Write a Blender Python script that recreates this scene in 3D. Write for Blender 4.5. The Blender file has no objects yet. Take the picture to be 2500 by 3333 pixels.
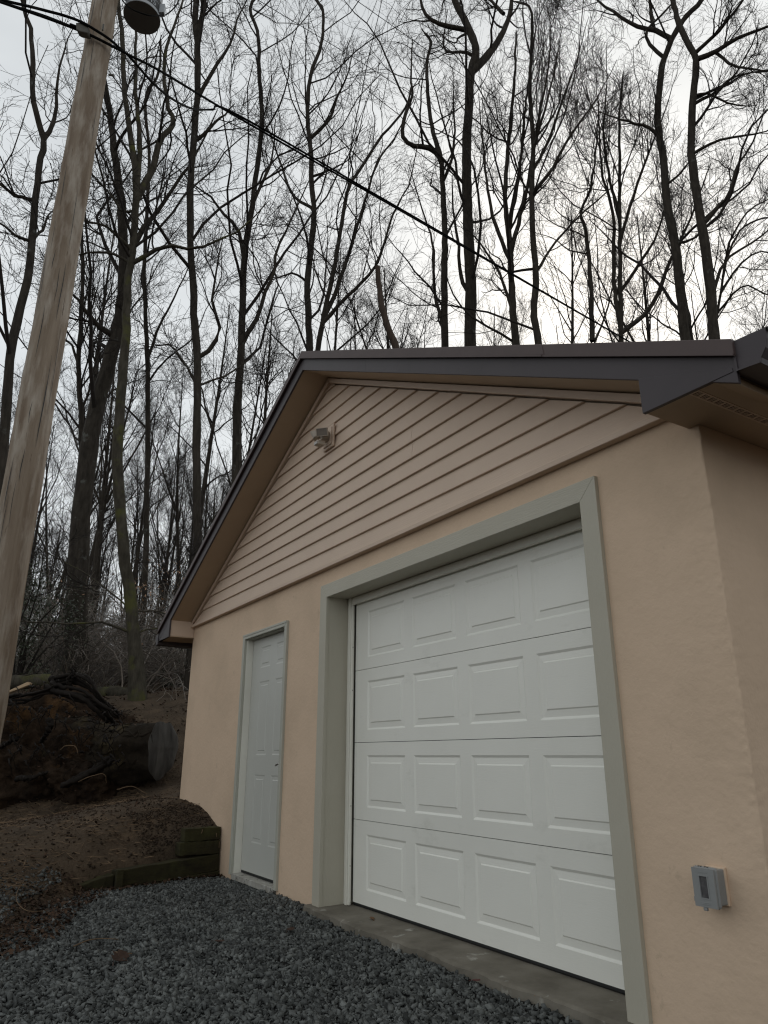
import bpy, bmesh, math, random
import numpy as np
from mathutils import Vector, Matrix

R = math.radians
rng = np.random.default_rng(7)
random.seed(7)
scene = bpy.context.scene
COL = scene.collection

# ------------------------------------------------------------------ camera
PW, PH, FPX = 2500.0, 3333.0, 2340.87
CAM = np.array([5.2749, -2.6528, 0.9757])
YAW, PITCH = 1.008, 0.3263
_f = np.array([-math.sin(YAW) * math.cos(PITCH), math.cos(YAW) * math.cos(PITCH), math.sin(PITCH)])
_r = np.array([math.cos(YAW), math.sin(YAW), 0.0])
_u = np.cross(_r, _f)
cam_d = bpy.data.cameras.new('camera')
cam = bpy.data.objects.new('camera', cam_d)
COL.objects.link(cam)
cam.matrix_world = Matrix(((_r[0], _u[0], -_f[0], CAM[0]), (_r[1], _u[1], -_f[1], CAM[1]),
                           (_r[2], _u[2], -_f[2], CAM[2]), (0, 0, 0, 1)))
cam_d.sensor_fit = 'VERTICAL'
cam_d.sensor_height = 36.0
cam_d.lens = FPX / PH * 36.0
cam_d.clip_start = 0.05
cam_d.clip_end = 2000
scene.camera = cam

# ------------------------------------------------------------------ sky, sun, exposure
SUN_AZ, SUN_EL = R(38.4), R(33.5)          # azimuth measured from +Y towards -X
SUN = Vector((-math.sin(SUN_AZ) * math.cos(SUN_EL), math.cos(SUN_AZ) * math.cos(SUN_EL), math.sin(SUN_EL)))
world = bpy.data.worlds.new('World')
scene.world = world
world.use_nodes = True
wn, wl = world.node_tree.nodes, world.node_tree.links
wn.clear()
w_out = wn.new('ShaderNodeOutputWorld')
w_bg = wn.new('ShaderNodeBackground')
w_bg.inputs['Strength'].default_value = 0.1
w_sky = wn.new('ShaderNodeTexSky')
w_sky.sky_type = 'NISHITA'
w_sky.sun_disc = False
w_sky.sun_elevation = SUN_EL
w_sky.sun_rotation = -SUN_AZ
w_sky.dust_density = 4.0
w_tc = wn.new('ShaderNodeTexCoord')
w_map = wn.new('ShaderNodeMapping')
w_map.inputs['Scale'].default_value = (1.0, 1.0, 2.2)
w_noise = wn.new('ShaderNodeTexNoise')
w_noise.inputs['Scale'].default_value = 2.1
w_noise.inputs['Detail'].default_value = 5.0
w_noise.inputs['Roughness'].default_value = 0.55
w_ramp = wn.new('ShaderNodeValToRGB')
w_ramp.color_ramp.elements[0].position = 0.32
w_ramp.color_ramp.elements[0].color = (5.5, 5.85, 6.05, 1)
w_ramp.color_ramp.elements[1].position = 0.68
w_ramp.color_ramp.elements[1].color = (7.4, 7.65, 7.7, 1)
w_dot = wn.new('ShaderNodeVectorMath')
w_dot.operation = 'DOT_PRODUCT'
w_dot.inputs[1].default_value = SUN
w_max = wn.new('ShaderNodeMath'); w_max.operation = 'MAXIMUM'; w_max.inputs[1].default_value = 0.0
w_pow = wn.new('ShaderNodeMath'); w_pow.operation = 'POWER'; w_pow.inputs[1].default_value = 16.0
w_glow = wn.new('ShaderNodeMix'); w_glow.data_type = 'RGBA'; w_glow.blend_type = 'ADD'
w_glow.inputs['Factor'].default_value = 1.0
w_gc = wn.new('ShaderNodeMix'); w_gc.data_type = 'RGBA'
w_gc.inputs['A'].default_value = (0, 0, 0, 1)
w_gc.inputs['B'].default_value = (1.1, 1.05, 0.9, 1)
w_mix = wn.new('ShaderNodeMix'); w_mix.data_type = 'RGBA'; w_mix.inputs['Factor'].default_value = 0.92
wl.new(w_tc.outputs['Generated'], w_map.inputs['Vector'])
wl.new(w_map.outputs['Vector'], w_noise.inputs['Vector'])
wl.new(w_noise.outputs['Fac'], w_ramp.inputs['Fac'])
wl.new(w_tc.outputs['Generated'], w_dot.inputs[0])
wl.new(w_dot.outputs['Value'], w_max.inputs[0])
wl.new(w_max.outputs[0], w_pow.inputs[0])
wl.new(w_pow.outputs[0], w_gc.inputs['Factor'])
wl.new(w_ramp.outputs['Color'], w_glow.inputs['A'])
wl.new(w_gc.outputs['Result'], w_glow.inputs['B'])
wl.new(w_sky.outputs['Color'], w_mix.inputs['A'])
w_sep = wn.new('ShaderNodeSeparateXYZ')
w_el = wn.new('ShaderNodeMapRange')
w_el.inputs['From Min'].default_value = 0.0; w_el.inputs['From Max'].default_value = 1.0
w_el.inputs['To Min'].default_value = 1.14; w_el.inputs['To Max'].default_value = 0.80
w_scl = wn.new('ShaderNodeVectorMath'); w_scl.operation = 'SCALE'
wl.new(w_tc.outputs['Generated'], w_sep.inputs[0])
wl.new(w_sep.outputs['Z'], w_el.inputs['Value'])
wl.new(w_glow.outputs['Result'], w_scl.inputs[0])
wl.new(w_el.outputs['Result'], w_scl.inputs['Scale'])
wl.new(w_scl.outputs['Vector'], w_mix.inputs['B'])
wl.new(w_mix.outputs['Result'], w_bg.inputs['Color'])
wl.new(w_bg.outputs['Background'], w_out.inputs['Surface'])

sun_d = bpy.data.lights.new('sun', 'SUN')
sun_d.energy = 0.5
sun_d.angle = R(18)
sun_d.color = (1.0, 0.96, 0.9)
sun = bpy.data.objects.new('sun', sun_d)
COL.objects.link(sun)
sun.rotation_euler = SUN.to_track_quat('Z', 'Y').to_euler()
sun.location = SUN * 60

vs = scene.view_settings
vs.view_transform = 'Standard'
vs.look = 'None'
vs.exposure = 0.3
vs.gamma = 1.0
vs.use_curve_mapping = False
scene.cycles.use_denoising = True
scene.cycles.use_adaptive_sampling = False
scene.cycles.filter_width = 1.2
scene.cycles.max_bounces = 6
scene.cycles.sample_clamp_indirect = 3.0


# ------------------------------------------------------------------ helpers
def ray(u, v):
    return _f + _r * (u - PW / 2) / FPX - _u * (v - PH / 2) / FPX


def hit(u, v, ax, val):
    d = ray(u, v)
    return CAM + d * ((val - CAM[ax]) / d[ax])


def at_depth(u, v, dep):
    return CAM + ray(u, v) * dep


def at_hdist(u, v, hd):
    d = ray(u, v)
    return CAM + d * (hd / math.hypot(d[0], d[1]))


class MB:
    def __init__(self):
        self.v, self.f = [], []

    def add(self, vs, fs):
        n = len(self.v)
        self.v += [tuple(map(float, p)) for p in vs]
        self.f += [tuple(i + n for i in f) for f in fs]
        return self

    def box(self, x0, x1, y0, y1, z0, z1):
        return self.add([(x0, y0, z0), (x1, y0, z0), (x1, y1, z0), (x0, y1, z0), (x0, y0, z1), (x1, y0, z1), (x1, y1, z1), (x0, y1, z1)],
                        [(0, 3, 2, 1), (4, 5, 6, 7), (0, 1, 5, 4), (1, 2, 6, 5), (2, 3, 7, 6), (3, 0, 4, 7)])

    def prism(self, pts, off):
        """closed polygon pts (3D, ordered) extruded by vector off"""
        n = len(pts)
        a = [np.array(p, float) for p in pts]
        b = [p + np.array(off, float) for p in a]
        fs = [tuple(range(n))[::-1], tuple(range(n, 2 * n))]
        for i in range(n):
            j = (i + 1) % n
            fs.append((i, j, n + j, n + i))
        return self.add(a + b, fs)

    def tube(self, pts, rad, sides=8, caps=True):
        P = np.array(pts, float)
        K = len(P)
        rad = np.broadcast_to(np.array(rad, float), (K,))
        T = np.gradient(P, axis=0)
        T /= np.linalg.norm(T, axis=1)[:, None] + 1e-9
        ref = np.array([0.31, 0.22, 0.92]) if abs(T[0][2]) < 0.8 else np.array([0.93, 0.3, 0.2])
        U = np.cross(T, ref); U /= np.linalg.norm(U, axis=1)[:, None] + 1e-9
        V = np.cross(T, U)
        a = np.linspace(0, 2 * math.pi, sides, endpoint=False)
        vs = [P[k] + rad[k] * (math.cos(t) * U[k] + math.sin(t) * V[k]) for k in range(K) for t in a]
        fs = [(k * sides + i, k * sides + (i + 1) % sides, (k + 1) * sides + (i + 1) % sides, (k + 1) * sides + i)
              for k in range(K - 1) for i in range(sides)]
        if caps:
            fs += [tuple(range(sides))[::-1], tuple(range((K - 1) * sides, K * sides))]
        return self.add(vs, fs)

    def mesh(self, name):
        me = bpy.data.meshes.new(name)
        me.from_pydata(self.v, [], self.f)
        me.update()
        bm = bmesh.new(); bm.from_mesh(me)
        bmesh.ops.recalc_face_normals(bm, faces=bm.faces)
        bm.to_mesh(me); bm.free()
        return me


def np_mesh(name, verts, quads=None, tris=None):
    me = bpy.data.meshes.new(name)
    parts = []
    counts = []
    if quads is not None and len(quads):
        parts.append(quads.ravel()); counts.append(np.full(len(quads), 4))
    if tris is not None and len(tris):
        parts.append(tris.ravel()); counts.append(np.full(len(tris), 3))
    loops = np.concatenate(parts).astype(np.int32)
    cnt = np.concatenate(counts).astype(np.int32)
    starts = np.concatenate([[0], np.cumsum(cnt)[:-1]]).astype(np.int32)
    me.vertices.add(len(verts)); me.vertices.foreach_set('co', verts.astype(np.float32).ravel())
    me.loops.add(len(loops)); me.loops.foreach_set('vertex_index', loops)
    me.polygons.add(len(cnt)); me.polygons.foreach_set('loop_start', starts)
    me.update(calc_edges=True)
    return me


def link(name, me, mat=None, parent=None, smooth=False):
    o = bpy.data.objects.new(name, me)
    COL.objects.link(o)
    if mat is not None and me is not None:
        me.materials.clear(); me.materials.append(mat)
    if smooth:
        me.polygons.foreach_set('use_smooth', np.ones(len(me.polygons), bool))
    if parent is not None:
        o.parent = parent
        top = parent
        L = Matrix.Identity(4)
        while top is not None:            # geometry is written in world coordinates
            L = Matrix.Translation(-top.location) @ L if top.type == 'EMPTY' else L
            top = top.parent
        if parent.type == 'EMPTY':
            o.matrix_parent_inverse = Matrix.Translation(-parent.location)
    return o


def bevel(o, w=0.003, seg=2):
    m = o.modifiers.new('bevel', 'BEVEL'); m.width = w; m.segments = seg; m.limit_method = 'ANGLE'; m.angle_limit = R(40)
    return o


def thing(name, label, cat, loc=(0, 0, 0), group=None):
    o = bpy.data.objects.new(name, None)
    COL.objects.link(o)
    o.empty_display_size = 0.2
    o.location = loc
    o['label'] = label; o['category'] = cat
    if group: o['group'] = group
    return o


def tag(o, label, cat, group=None, kind=None):
    o['label'] = label; o['category'] = cat
    if group: o['group'] = group
    if kind: o['kind'] = kind
    return o


# ------------------------------------------------------------------ materials
def material(name, c1, c2=None, rough=0.7, scale=4.0, stretch=(1, 1, 1), bump=0.0, bscale=40.0, bstretch=None, bdist=0.01,
             spots=None, spot_scale=3.0, spot_lo=0.55, spot_hi=0.7, island=0.0, metallic=0.0, detail=5.0, spec=None, bump2=None, rot=None, spots2=None, spot_stretch=(1, 1, 1)):
    m = bpy.data.materials.new(name)
    m.use_nodes = True
    n, l = m.node_tree.nodes, m.node_tree.links
    b = n['Principled BSDF']
    b.inputs['Roughness'].default_value = rough
    b.inputs['Metallic'].default_value = metallic
    if spec is None and rough >= .75: spec = .12
    if spec is not None: b.inputs['Specular IOR Level'].default_value = spec
    tc = n.new('ShaderNodeTexCoord')

    def mapped(s):
        mp = n.new('ShaderNodeMapping'); mp.inputs['Scale'].default_value = s
        if rot: mp.inputs['Rotation'].default_value = rot
        l.new(tc.outputs['Object'], mp.inputs['Vector']); return mp.outputs['Vector']

    def noise(vec, s, d=detail, ro=0.6):
        t = n.new('ShaderNodeTexNoise'); t.inputs['Scale'].default_value = s
        t.inputs['Detail'].default_value = d; t.inputs['Roughness'].default_value = ro
        l.new(vec, t.inputs['Vector']); return t.outputs['Fac']

    def rampf(fac, lo, hi):
        t = n.new('ShaderNodeMapRange'); t.inputs['From Min'].default_value = lo; t.inputs['From Max'].default_value = hi
        l.new(fac, t.inputs['Value']); return t.outputs['Result']

    def mix(fac, a, bb, mode='MIX'):
        t = n.new('ShaderNodeMix'); t.data_type = 'RGBA'; t.blend_type = mode
        if isinstance(fac, float): t.inputs['Factor'].default_value = fac
        else: l.new(fac, t.inputs['Factor'])
        for k, val in (('A', a), ('B', bb)):
            if isinstance(val, tuple): t.inputs[k].default_value = (*val[:3], 1)
            else: l.new(val, t.inputs[k])
        return t.outputs['Result']
    c2 = c2 or tuple(x * 0.8 for x in c1)
    col = mix(rampf(noise(mapped(stretch), scale), 0.3, 0.7), c1, c2)
    if spots:
        col = mix(rampf(noise(mapped(spot_stretch), spot_scale), spot_lo, spot_hi), col, spots)
    if spots2:
        col = mix(rampf(noise(mapped(spots2[4]), spots2[1], 9.0, .7), spots2[2], spots2[3]), col, spots2[0])
    if island:
        g = n.new('ShaderNodeNewGeometry')
        mr = n.new('ShaderNodeMapRange'); mr.inputs['To Min'].default_value = 1 - island; mr.inputs['To Max'].default_value = 1 + island
        l.new(g.outputs['Random Per Island'], mr.inputs['Value'])
        vm = n.new('ShaderNodeVectorMath'); vm.operation = 'SCALE'
        l.new(col, vm.inputs[0]); l.new(mr.outputs['Result'], vm.inputs['Scale'])
        col = vm.outputs['Vector']
    l.new(col, b.inputs['Base Color'])
    if bump:
        bp = n.new('ShaderNodeBump'); bp.inputs['Strength'].default_value = bump; bp.inputs['Distance'].default_value = bdist
        l.new(noise(mapped(bstretch or (1, 1, 1)), bscale, 6.0), bp.inputs['Height'])
        last = bp
        if bump2:
            b2 = n.new('ShaderNodeBump'); b2.inputs['Strength'].default_value = bump2[0]; b2.inputs['Distance'].default_value = bump2[2]
            l.new(noise(mapped((1, 1, 1)), bump2[1], 3.0), b2.inputs['Height'])
            l.new(b2.outputs['Normal'], bp.inputs['Normal'])
        l.new(last.outputs['Normal'], b.inputs['Normal'])
    return m


M = {}
M['stucco'] = material('stucco_paint', (0.68, 0.515, 0.375), (0.61, 0.46, 0.33), rough=0.85, scale=1.6, detail=7, bump=0.45, bscale=38, bdist=0.006,
                       bump2=(0.5, 4.0, 0.016), spots=(0.56, 0.425, 0.305), spot_scale=1.7, spot_lo=0.5, spot_hi=0.75, spots2=((0.46, 0.35, 0.25), 6.0, 0.62, 0.74, (1, 1, .7)))
M['siding'] = material('siding_paint', (0.61, 0.47, 0.36), (0.55, 0.42, 0.32), rough=0.6, scale=1.3, bump=0.35, bscale=9, bstretch=(0.9, 6, 16), bdist=0.004)
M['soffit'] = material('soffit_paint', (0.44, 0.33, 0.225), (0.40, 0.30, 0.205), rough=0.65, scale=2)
M['fascia'] = material('fascia_metal', (0.064, 0.053, 0.057), (0.054, 0.045, 0.048), rough=0.5, spec=.3, scale=3, bump=0.05, bscale=15)
M['roofedge'] = material('roof_edge_metal', (0.078, 0.051, 0.047), (0.064, 0.042, 0.039), rough=0.6, scale=6, bump=0.25, bscale=300, bdist=0.001)
M['roof'] = material('roof_metal', (0.07, 0.055, 0.05), rough=0.55)
M['trim'] = material('door_trim_paint', (0.465, 0.435, 0.355), (0.435, 0.405, 0.325), rough=0.6, scale=2, bump=0.8, bscale=12, bstretch=(14, 6, 1.6), bdist=0.003)
M['trim_h'] = material('head_trim_paint', (0.465, 0.435, 0.355), (0.435, 0.405, 0.325), rough=0.6, scale=2, bump=0.8, bscale=12, bstretch=(1.6, 6, 14), bdist=0.003)
M['white'] = material('white_door_enamel', (0.83, 0.82, 0.75), (0.78, 0.77, 0.70), rough=0.45, scale=1.4, bump=0.3, bscale=40, bstretch=(0.6, 1, 3.2), bdist=0.002, spots2=((0.66, 0.65, 0.58), 3.0, 0.58, 0.8, (1, 1, 2)))
M['white_edge'] = material('white_stop_paint', (0.77, 0.75, 0.67), (0.70, 0.68, 0.60), rough=0.5, scale=3)
M['steel_door'] = material('grey_white_steel', (0.52, 0.52, 0.475), (0.49, 0.49, 0.445), rough=0.42, scale=1.5, bump=0.03, bscale=60)
M['casing'] = material('grey_casing_paint', (0.44, 0.435, 0.37), (0.40, 0.395, 0.335), rough=0.55, scale=3)
M['rubber'] = material('black_rubber', (0.012, 0.012, 0.012), rough=0.6)
M['dark'] = material('dark_gap', (0.01, 0.01, 0.01), rough=0.9)
M['concrete'] = material('concrete', (0.22, 0.20, 0.165), (0.11, 0.098, 0.078), rough=0.85, scale=3.5, bump=0.3, bscale=60, bdist=0.004,
                         spots=(0.40, 0.39, 0.35), spot_scale=4.5, spot_lo=0.62, spot_hi=0.70)
M['grey_plastic'] = material('grey_plastic', (0.27, 0.275, 0.27), (0.245, 0.25, 0.245), rough=0.5, scale=6, bump=0.05, bscale=80)
M['clear_plastic'] = material('smoky_window', (0.06, 0.058, 0.06), (0.14, 0.135, 0.135), rough=0.25, scale=30)
M['lamp_plastic'] = material('beige_fixture_plastic', (0.46, 0.40, 0.33), (0.40, 0.35, 0.29), rough=0.5, scale=9)
M['lamp_glass'] = material('lamp_lens', (0.22, 0.19, 0.165), (0.26, 0.23, 0.2), rough=0.15, scale=25)
M['pole'] = material('weathered_pole_wood', (0.29, 0.235, 0.18), (0.17, 0.125, 0.09), rough=0.85, scale=3.0, stretch=(4.5, 4.5, 0.35), detail=9,
                     bump=0.9, bscale=9, bstretch=(6, 6, 0.35), bdist=0.012, spots=(0.37, 0.32, 0.265), spot_scale=2.4, spot_lo=0.45, spot_hi=0.62, spot_stretch=(4, 4, .8), spots2=((0.07, 0.045, 0.03), 3.0, 0.635, 0.67, (16, 16, .9)))
M['cable'] = material('black_cable', (0.008, 0.008, 0.008), rough=0.8, spec=.05)
M['clamp'] = material('clamp_metal', (0.10, 0.095, 0.08), (0.07, 0.065, 0.055), rough=0.7, scale=20)
M['tank'] = material('tank_grey_paint', (0.38, 0.40, 0.42), (0.34, 0.36, 0.38), rough=0.45, scale=3)
M['tank_bottom'] = material('tank_bottom_paint', (0.16, 0.16, 0.16), rough=0.6)
M['black'] = material('black_print', (0.012, 0.012, 0.012), rough=0.6)
M['bark'] = material('dark_bark', (0.060, 0.051, 0.041), (0.026, 0.022, 0.018), rough=0.95, scale=6, stretch=(2, 2, 0.6), bump=0.9, bscale=14, bstretch=(3, 3, 0.6), bdist=0.02,
                     spots=(0.10, 0.10, 0.09), spot_scale=4.5, spot_lo=0.62, spot_hi=0.72)
M['bark_moss'] = material('mossy_bark', (0.080, 0.070, 0.054), (0.035, 0.031, 0.023), rough=0.95, scale=5, stretch=(2, 2, 0.8), bump=0.9, bscale=14, bstretch=(3, 3, 0.7), bdist=0.02,
                          spots=(0.085, 0.085, 0.03), spot_scale=2.4, spot_lo=0.55, spot_hi=0.7)
M['twig'] = material('twig_bark', (0.034, 0.028, 0.024), (0.02, 0.017, 0.015), rough=0.85, scale=3)
M['brush'] = material('brush_twigs', (0.17, 0.14, 0.112), (0.08, 0.065, 0.052), rough=0.45, spec=.35, scale=3, island=0.5)
M['snag'] = material('snag_wood', (0.09, 0.065, 0.05), (0.05, 0.037, 0.03), rough=0.9, scale=8, stretch=(3, 3, 0.5), bump=0.6, bscale=12, bstretch=(3, 3, 0.4))
M['soil'] = material('forest_soil', (0.095, 0.069, 0.047), (0.042, 0.031, 0.021), rough=0.95, scale=2.6, detail=8, bump=1.0, bscale=22, bdist=0.03,
                     spots=(0.125, 0.087, 0.055), spot_scale=1.8, spot_lo=0.55, spot_hi=0.75)
M['clay'] = material('root_soil', (0.050, 0.032, 0.020), (0.016, 0.011, 0.008), rough=0.95, scale=3, detail=8, bump=1.0, bscale=12, bdist=0.06,
                     spots=(0.15, 0.078, 0.030), spot_scale=1.3, spot_lo=0.56, spot_hi=0.72)
M['gravel_bed'] = material('gravel_bed', (0.02, 0.02, 0.019), (0.01, 0.01, 0.01), rough=0.95, scale=30, bump=1, bscale=45, bdist=0.03)
M['stone'] = material('crushed_stone', (0.14, 0.146, 0.139), (0.058, 0.061, 0.059), rough=0.8, scale=8, island=0.55, bump=0.3, bscale=90, bdist=0.003)
M['leaf'] = material('dead_leaf', (0.07, 0.042, 0.027), (0.03, 0.02, 0.014), rough=0.85, scale=7, island=0.6)
M['straw'] = material('dead_grass', (0.19, 0.13, 0.08), (0.09, 0.06, 0.036), rough=0.8, scale=5, island=0.5)
M['timber'] = material('mossy_timber', (0.040, 0.036, 0.016), (0.022, 0.018, 0.012), rough=0.9, scale=5, stretch=(1, 1, 3), bump=0.7, bscale=12, bstretch=(1, 1, 5), bdist=0.008,
                       spots=(0.050, 0.048, 0.020), spot_scale=3, spot_lo=0.5, spot_hi=0.68)
M['root'] = material('dark_root', (0.020, 0.016, 0.013), (0.010, 0.008, 0.007), rough=0.85, scale=5, bump=0.6, bscale=20)
M['cut'] = material('weathered_cut_wood', (0.13, 0.125, 0.115), (0.035, 0.033, 0.031), rough=0.85, scale=3.2, stretch=(2, 2, 0.5), detail=9, bump=0.5, bscale=10, bstretch=(1, 1, 0.4))
M['plank'] = material('fresh_split_wood', (0.42, 0.31, 0.20), (0.3, 0.21, 0.13), rough=0.75, scale=5)
M['ever'] = material('evergreen_leaf', (0.045, 0.062, 0.026), (0.025, 0.036, 0.016), rough=0.45, scale=3, island=0.45)
M['white_lump'] = material('plain_white', (0.82, 0.84, 0.86), rough=0.6)
M['bark_log'] = material('log_bark', (0.036, 0.028, 0.02), (0.014, 0.011, 0.008), rough=0.95, scale=4, bump=1, bscale=12, bdist=0.03, spots=(0.085, 0.065, 0.035), spot_scale=2)


# ------------------------------------------------------------------ terrain
def tps_fit(pts):
    P = np.array(pts, float); X, Z = P[:, :2], P[:, 2]
    d = np.linalg.norm(X[:, None] - X[None], axis=2)
    K = np.where(d > 0, d * d * np.log(d + 1e-12), 0) + np.eye(len(X)) * 0.01
    A = np.zeros((len(X) + 3, len(X) + 3)); A[:len(X), :len(X)] = K
    A[:len(X), len(X)] = 1; A[:len(X), len(X) + 1:] = X; A[len(X), :len(X)] = 1; A[len(X) + 1:, :len(X)] = X.T
    return X, np.linalg.solve(A, np.concatenate([Z, [0, 0, 0]]))


BANK_PTS = [(-3.17, 0, .516), (-2.48, 0, .468), (-1.914, 0, .351), (-1.93, -.31, .25), (-1.80, -.75, .10), (-1.62, -1.05, .03), (-2.03, -1.12, .28), (-1.62, -1.41, .05),
            (-2.2, -1.83, .24), (-1.1, -1.9, .03), (-1.0, -1.43, -.07), (-.13, -1.81, -.08), (.32, -2.1, -.08), (-4.2, -.29, .47), (-5.3, -.63, .42), (-4.8, .4, .60), (-6.2, -1.5, .5),
            (-2.6, 1.5, .55), (-3.4, 2.5, .9), (-5.9, .6, 1.15), (-7.0, -.6, 1.5), (-9.4, 1.0, 2.1), (-12.2, .3, 2.5), (-9.6, -1.3, 2.1), (-8.7, .3, 2.0), (-8.9, 1.7, 2.25), (-6, 4, 1.7),
            (-4, 8, 1.9), (0, 10, 1.5), (4, 12, 1.2), (-3, -3.5, .25), (-6, -4, .7), (1, -4, -.08), (4, -3, -.1), (8, -5, -.1), (8, 2, -.1), (4, -7, -.1), (0, -7, 0), (-6, -8, .7), (-12, -6, 2.2),
            (8, 8, .2), (-14, 8, 3.0), (-5, 14, 2.6), (3, 3, -.2), (0, 3, -.2), (14, -2, -.1), (10, -12, -.1), (-2, -12, .2), (-14, -12, 2)]
_TX, _TW = tps_fit(BANK_PTS)
WALL_LINE = np.array([(-1.83, .02), (-1.78, -.45), (-1.62, -1.0), (-1.56, -1.30), (-1.0, -1.66), (-.15, -1.95), (.6, -2.5), (2.0, -4.2), (4, -8)])


def signed_wall(X):
    best = np.full(len(X), 1e9); sg = np.zeros(len(X)); tt = np.zeros(len(X))
    for i in range(len(WALL_LINE) - 1):
        a, b = WALL_LINE[i], WALL_LINE[i + 1]
        ab = b - a
        t = np.clip(((X - a) @ ab) / (ab @ ab), 0, 1)
        d = np.linalg.norm(X - (a + t[:, None] * ab), axis=1)
        s = np.sign((X[:, 0] - a[0]) * ab[1] - (X[:, 1] - a[1]) * ab[0])
        m = d < best
        best[m] = d[m]; sg[m] = s[m]; tt[m] = i + t[m]
    return best * sg, tt       # positive on the bank side


def vnoise(X, s, seed=0):
    v = np.zeros(len(X))
    r = np.random.default_rng(seed)
    for k in range(6):
        a = r.uniform(0, 6.28); fr = s * (1.0 + 0.9 * k) ; ph = r.uniform(0, 6.28)
        v += np.sin((X[:, 0] * math.cos(a) + X[:, 1] * math.sin(a)) * fr + ph) / (1 + .6 * k)
    return v / 3


def ground(X):
    X = np.atleast_2d(np.array(X, float))[:, :2]
    out = np.zeros(len(X))
    for i in range(0, len(X), 20000):
        q = X[i:i + 20000]
        d = np.linalg.norm(q[:, None] - _TX[None], axis=2)
        out[i:i + 20000] = np.where(d > 0, d * d * np.log(d + 1e-12), 0) @ _TW[:-3] + _TW[-3] + q @ _TW[-2:]
    rr = np.hypot(X[:, 0] + 1, X[:, 1])
    dirl = np.clip((-X[:, 0] * .85 + X[:, 1] * .5) / (rr + 1e-6), -.05, 1)
    far = 2.2 * dirl + np.maximum(rr - 12, 0) * .085 * np.clip(dirl, 0, 1)
    w = np.clip((rr - 11) / 6, 0, 1); w = w * w * (3 - 2 * w)
    out = out * (1 - w) + far * w
    bn = .03 * vnoise(X, 2.3, 3) + .012 * vnoise(X, 9, 4)
    s, t = signed_wall(X)
    wid = np.where(t < 2.95, .10, .55)
    k = np.clip((s + np.where(t < 2.95, -.02, .3)) / wid, 0, 1); k = k * k * (3 - 2 * k)
    front = (X[:, 0] > -2.2) & (rr < 14)
    k = np.where(front | (s > 0), k, 1)
    out = out * k + (-.095) * (1 - k) + bn * k
    shade_rise_r = np.clip((X[:, 0] - 7.5) / 6, 0, 1) * np.clip((X[:, 1] + 4) / 4, 0, 1)  # unseen rise at right, added to block low sky from the side wall
    out = out + 3.6 * shade_rise_r * shade_rise_r * (3 - 2 * shade_rise_r)
    shade_rise_l = np.clip((-X[:, 0] - 2.5) / 6, 0, 1) * np.clip((-X[:, 1] - 3.2) / 5, 0, 1)  # unseen rise at front left, added to dim the left end of the facade
    out = out + 2 * shade_rise_l * shade_rise_l * (3 - 2 * shade_rise_l)
    inside = (X[:, 0] > -3.1) & (X[:, 0] < 3.5) & (X[:, 1] > .12) & (X[:, 1] < 7.6)
    out = np.where(inside, np.minimum(out, -.25), out)
    return out


def gz(x, y):
    return float(ground([(x, y)])[0])


def axis(lo, hi, step, far, growth=1.16):
    a = list(np.arange(lo, hi + 1e-6, step))
    s = step; p = hi
    while p < far: s *= growth; p += s; a.append(p)
    s = step; p = lo
    while p > -far: s *= growth; p -= s; a.insert(0, p)
    return np.array(a)


gx, gy = axis(-7, 3.5, .055, 400), axis(-4.2, 2.2, .055, 400)
GX, GY = np.meshgrid(gx, gy, indexing='ij')
gv = np.stack([GX.ravel(), GY.ravel()], 1)
gzv = ground(gv)
ny = len(gy)
I, J = np.meshgrid(np.arange(len(gx) - 1), np.arange(ny - 1), indexing='ij')
q0 = (I * ny + J).ravel()
gq = np.stack([q0, q0 + ny, q0 + ny + 1, q0 + 1], 1)
ground_o = link('ground', np_mesh('ground', np.column_stack([gv, gzv]), gq), M['soil'], smooth=True)
ground_o['kind'] = 'structure'

# gravel drive sheet with stones on it
rows = []
xs = np.arange(-1.9, 7.6, .09); ys = np.arange(-7.0, .001, .09)
A, B = np.meshgrid(xs, ys, indexing='ij')
pv = np.stack([A.ravel(), B.ravel()], 1)
s_, t_ = signed_wall(pv)
pz = -.082 + .010 * vnoise(pv, 5, 8)
near_wall = np.clip(1 + pv[:, 1] / .35, 0, 1)
pz += .025 * near_wall * np.exp(-((pv[:, 0] + .2) / .45) ** 2)
pz = np.where(s_ > -.02, -.14, pz)
ny2 = len(ys)
I, J = np.meshgrid(np.arange(len(xs) - 1), np.arange(ny2 - 1), indexing='ij')
q0 = (I * ny2 + J).ravel()
dq = np.stack([q0, q0 + ny2, q0 + ny2 + 1, q0 + 1], 1)
drive = link('gravel_drive', np_mesh('gravel_drive', np.column_stack([pv, pz]), dq), M['gravel_bed'], smooth=True)
drive['kind'] = 'structure'


def ico():
    t = (1 + 5 ** .5) / 2
    v = np.array([(-1, t, 0), (1, t, 0), (-1, -t, 0), (1, -t, 0), (0, -1, t), (0, 1, t), (0, -1, -t), (0, 1, -t), (t, 0, -1), (t, 0, 1), (-t, 0, -1), (-t, 0, 1)], float)
    f = np.array([(0, 11, 5), (0, 5, 1), (0, 1, 7), (0, 7, 10), (0, 10, 11), (1, 5, 9), (5, 11, 4), (11, 10, 2), (10, 7, 6), (7, 1, 8), (3, 9, 4), (3, 4, 2), (3, 2, 6), (3, 6, 8), (3, 8, 9),
                  (4, 9, 5), (2, 4, 11), (6, 2, 10), (8, 6, 7), (9, 8, 1)])
    return v / np.linalg.norm(v[0]), f


IV, IF = ico()


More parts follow.
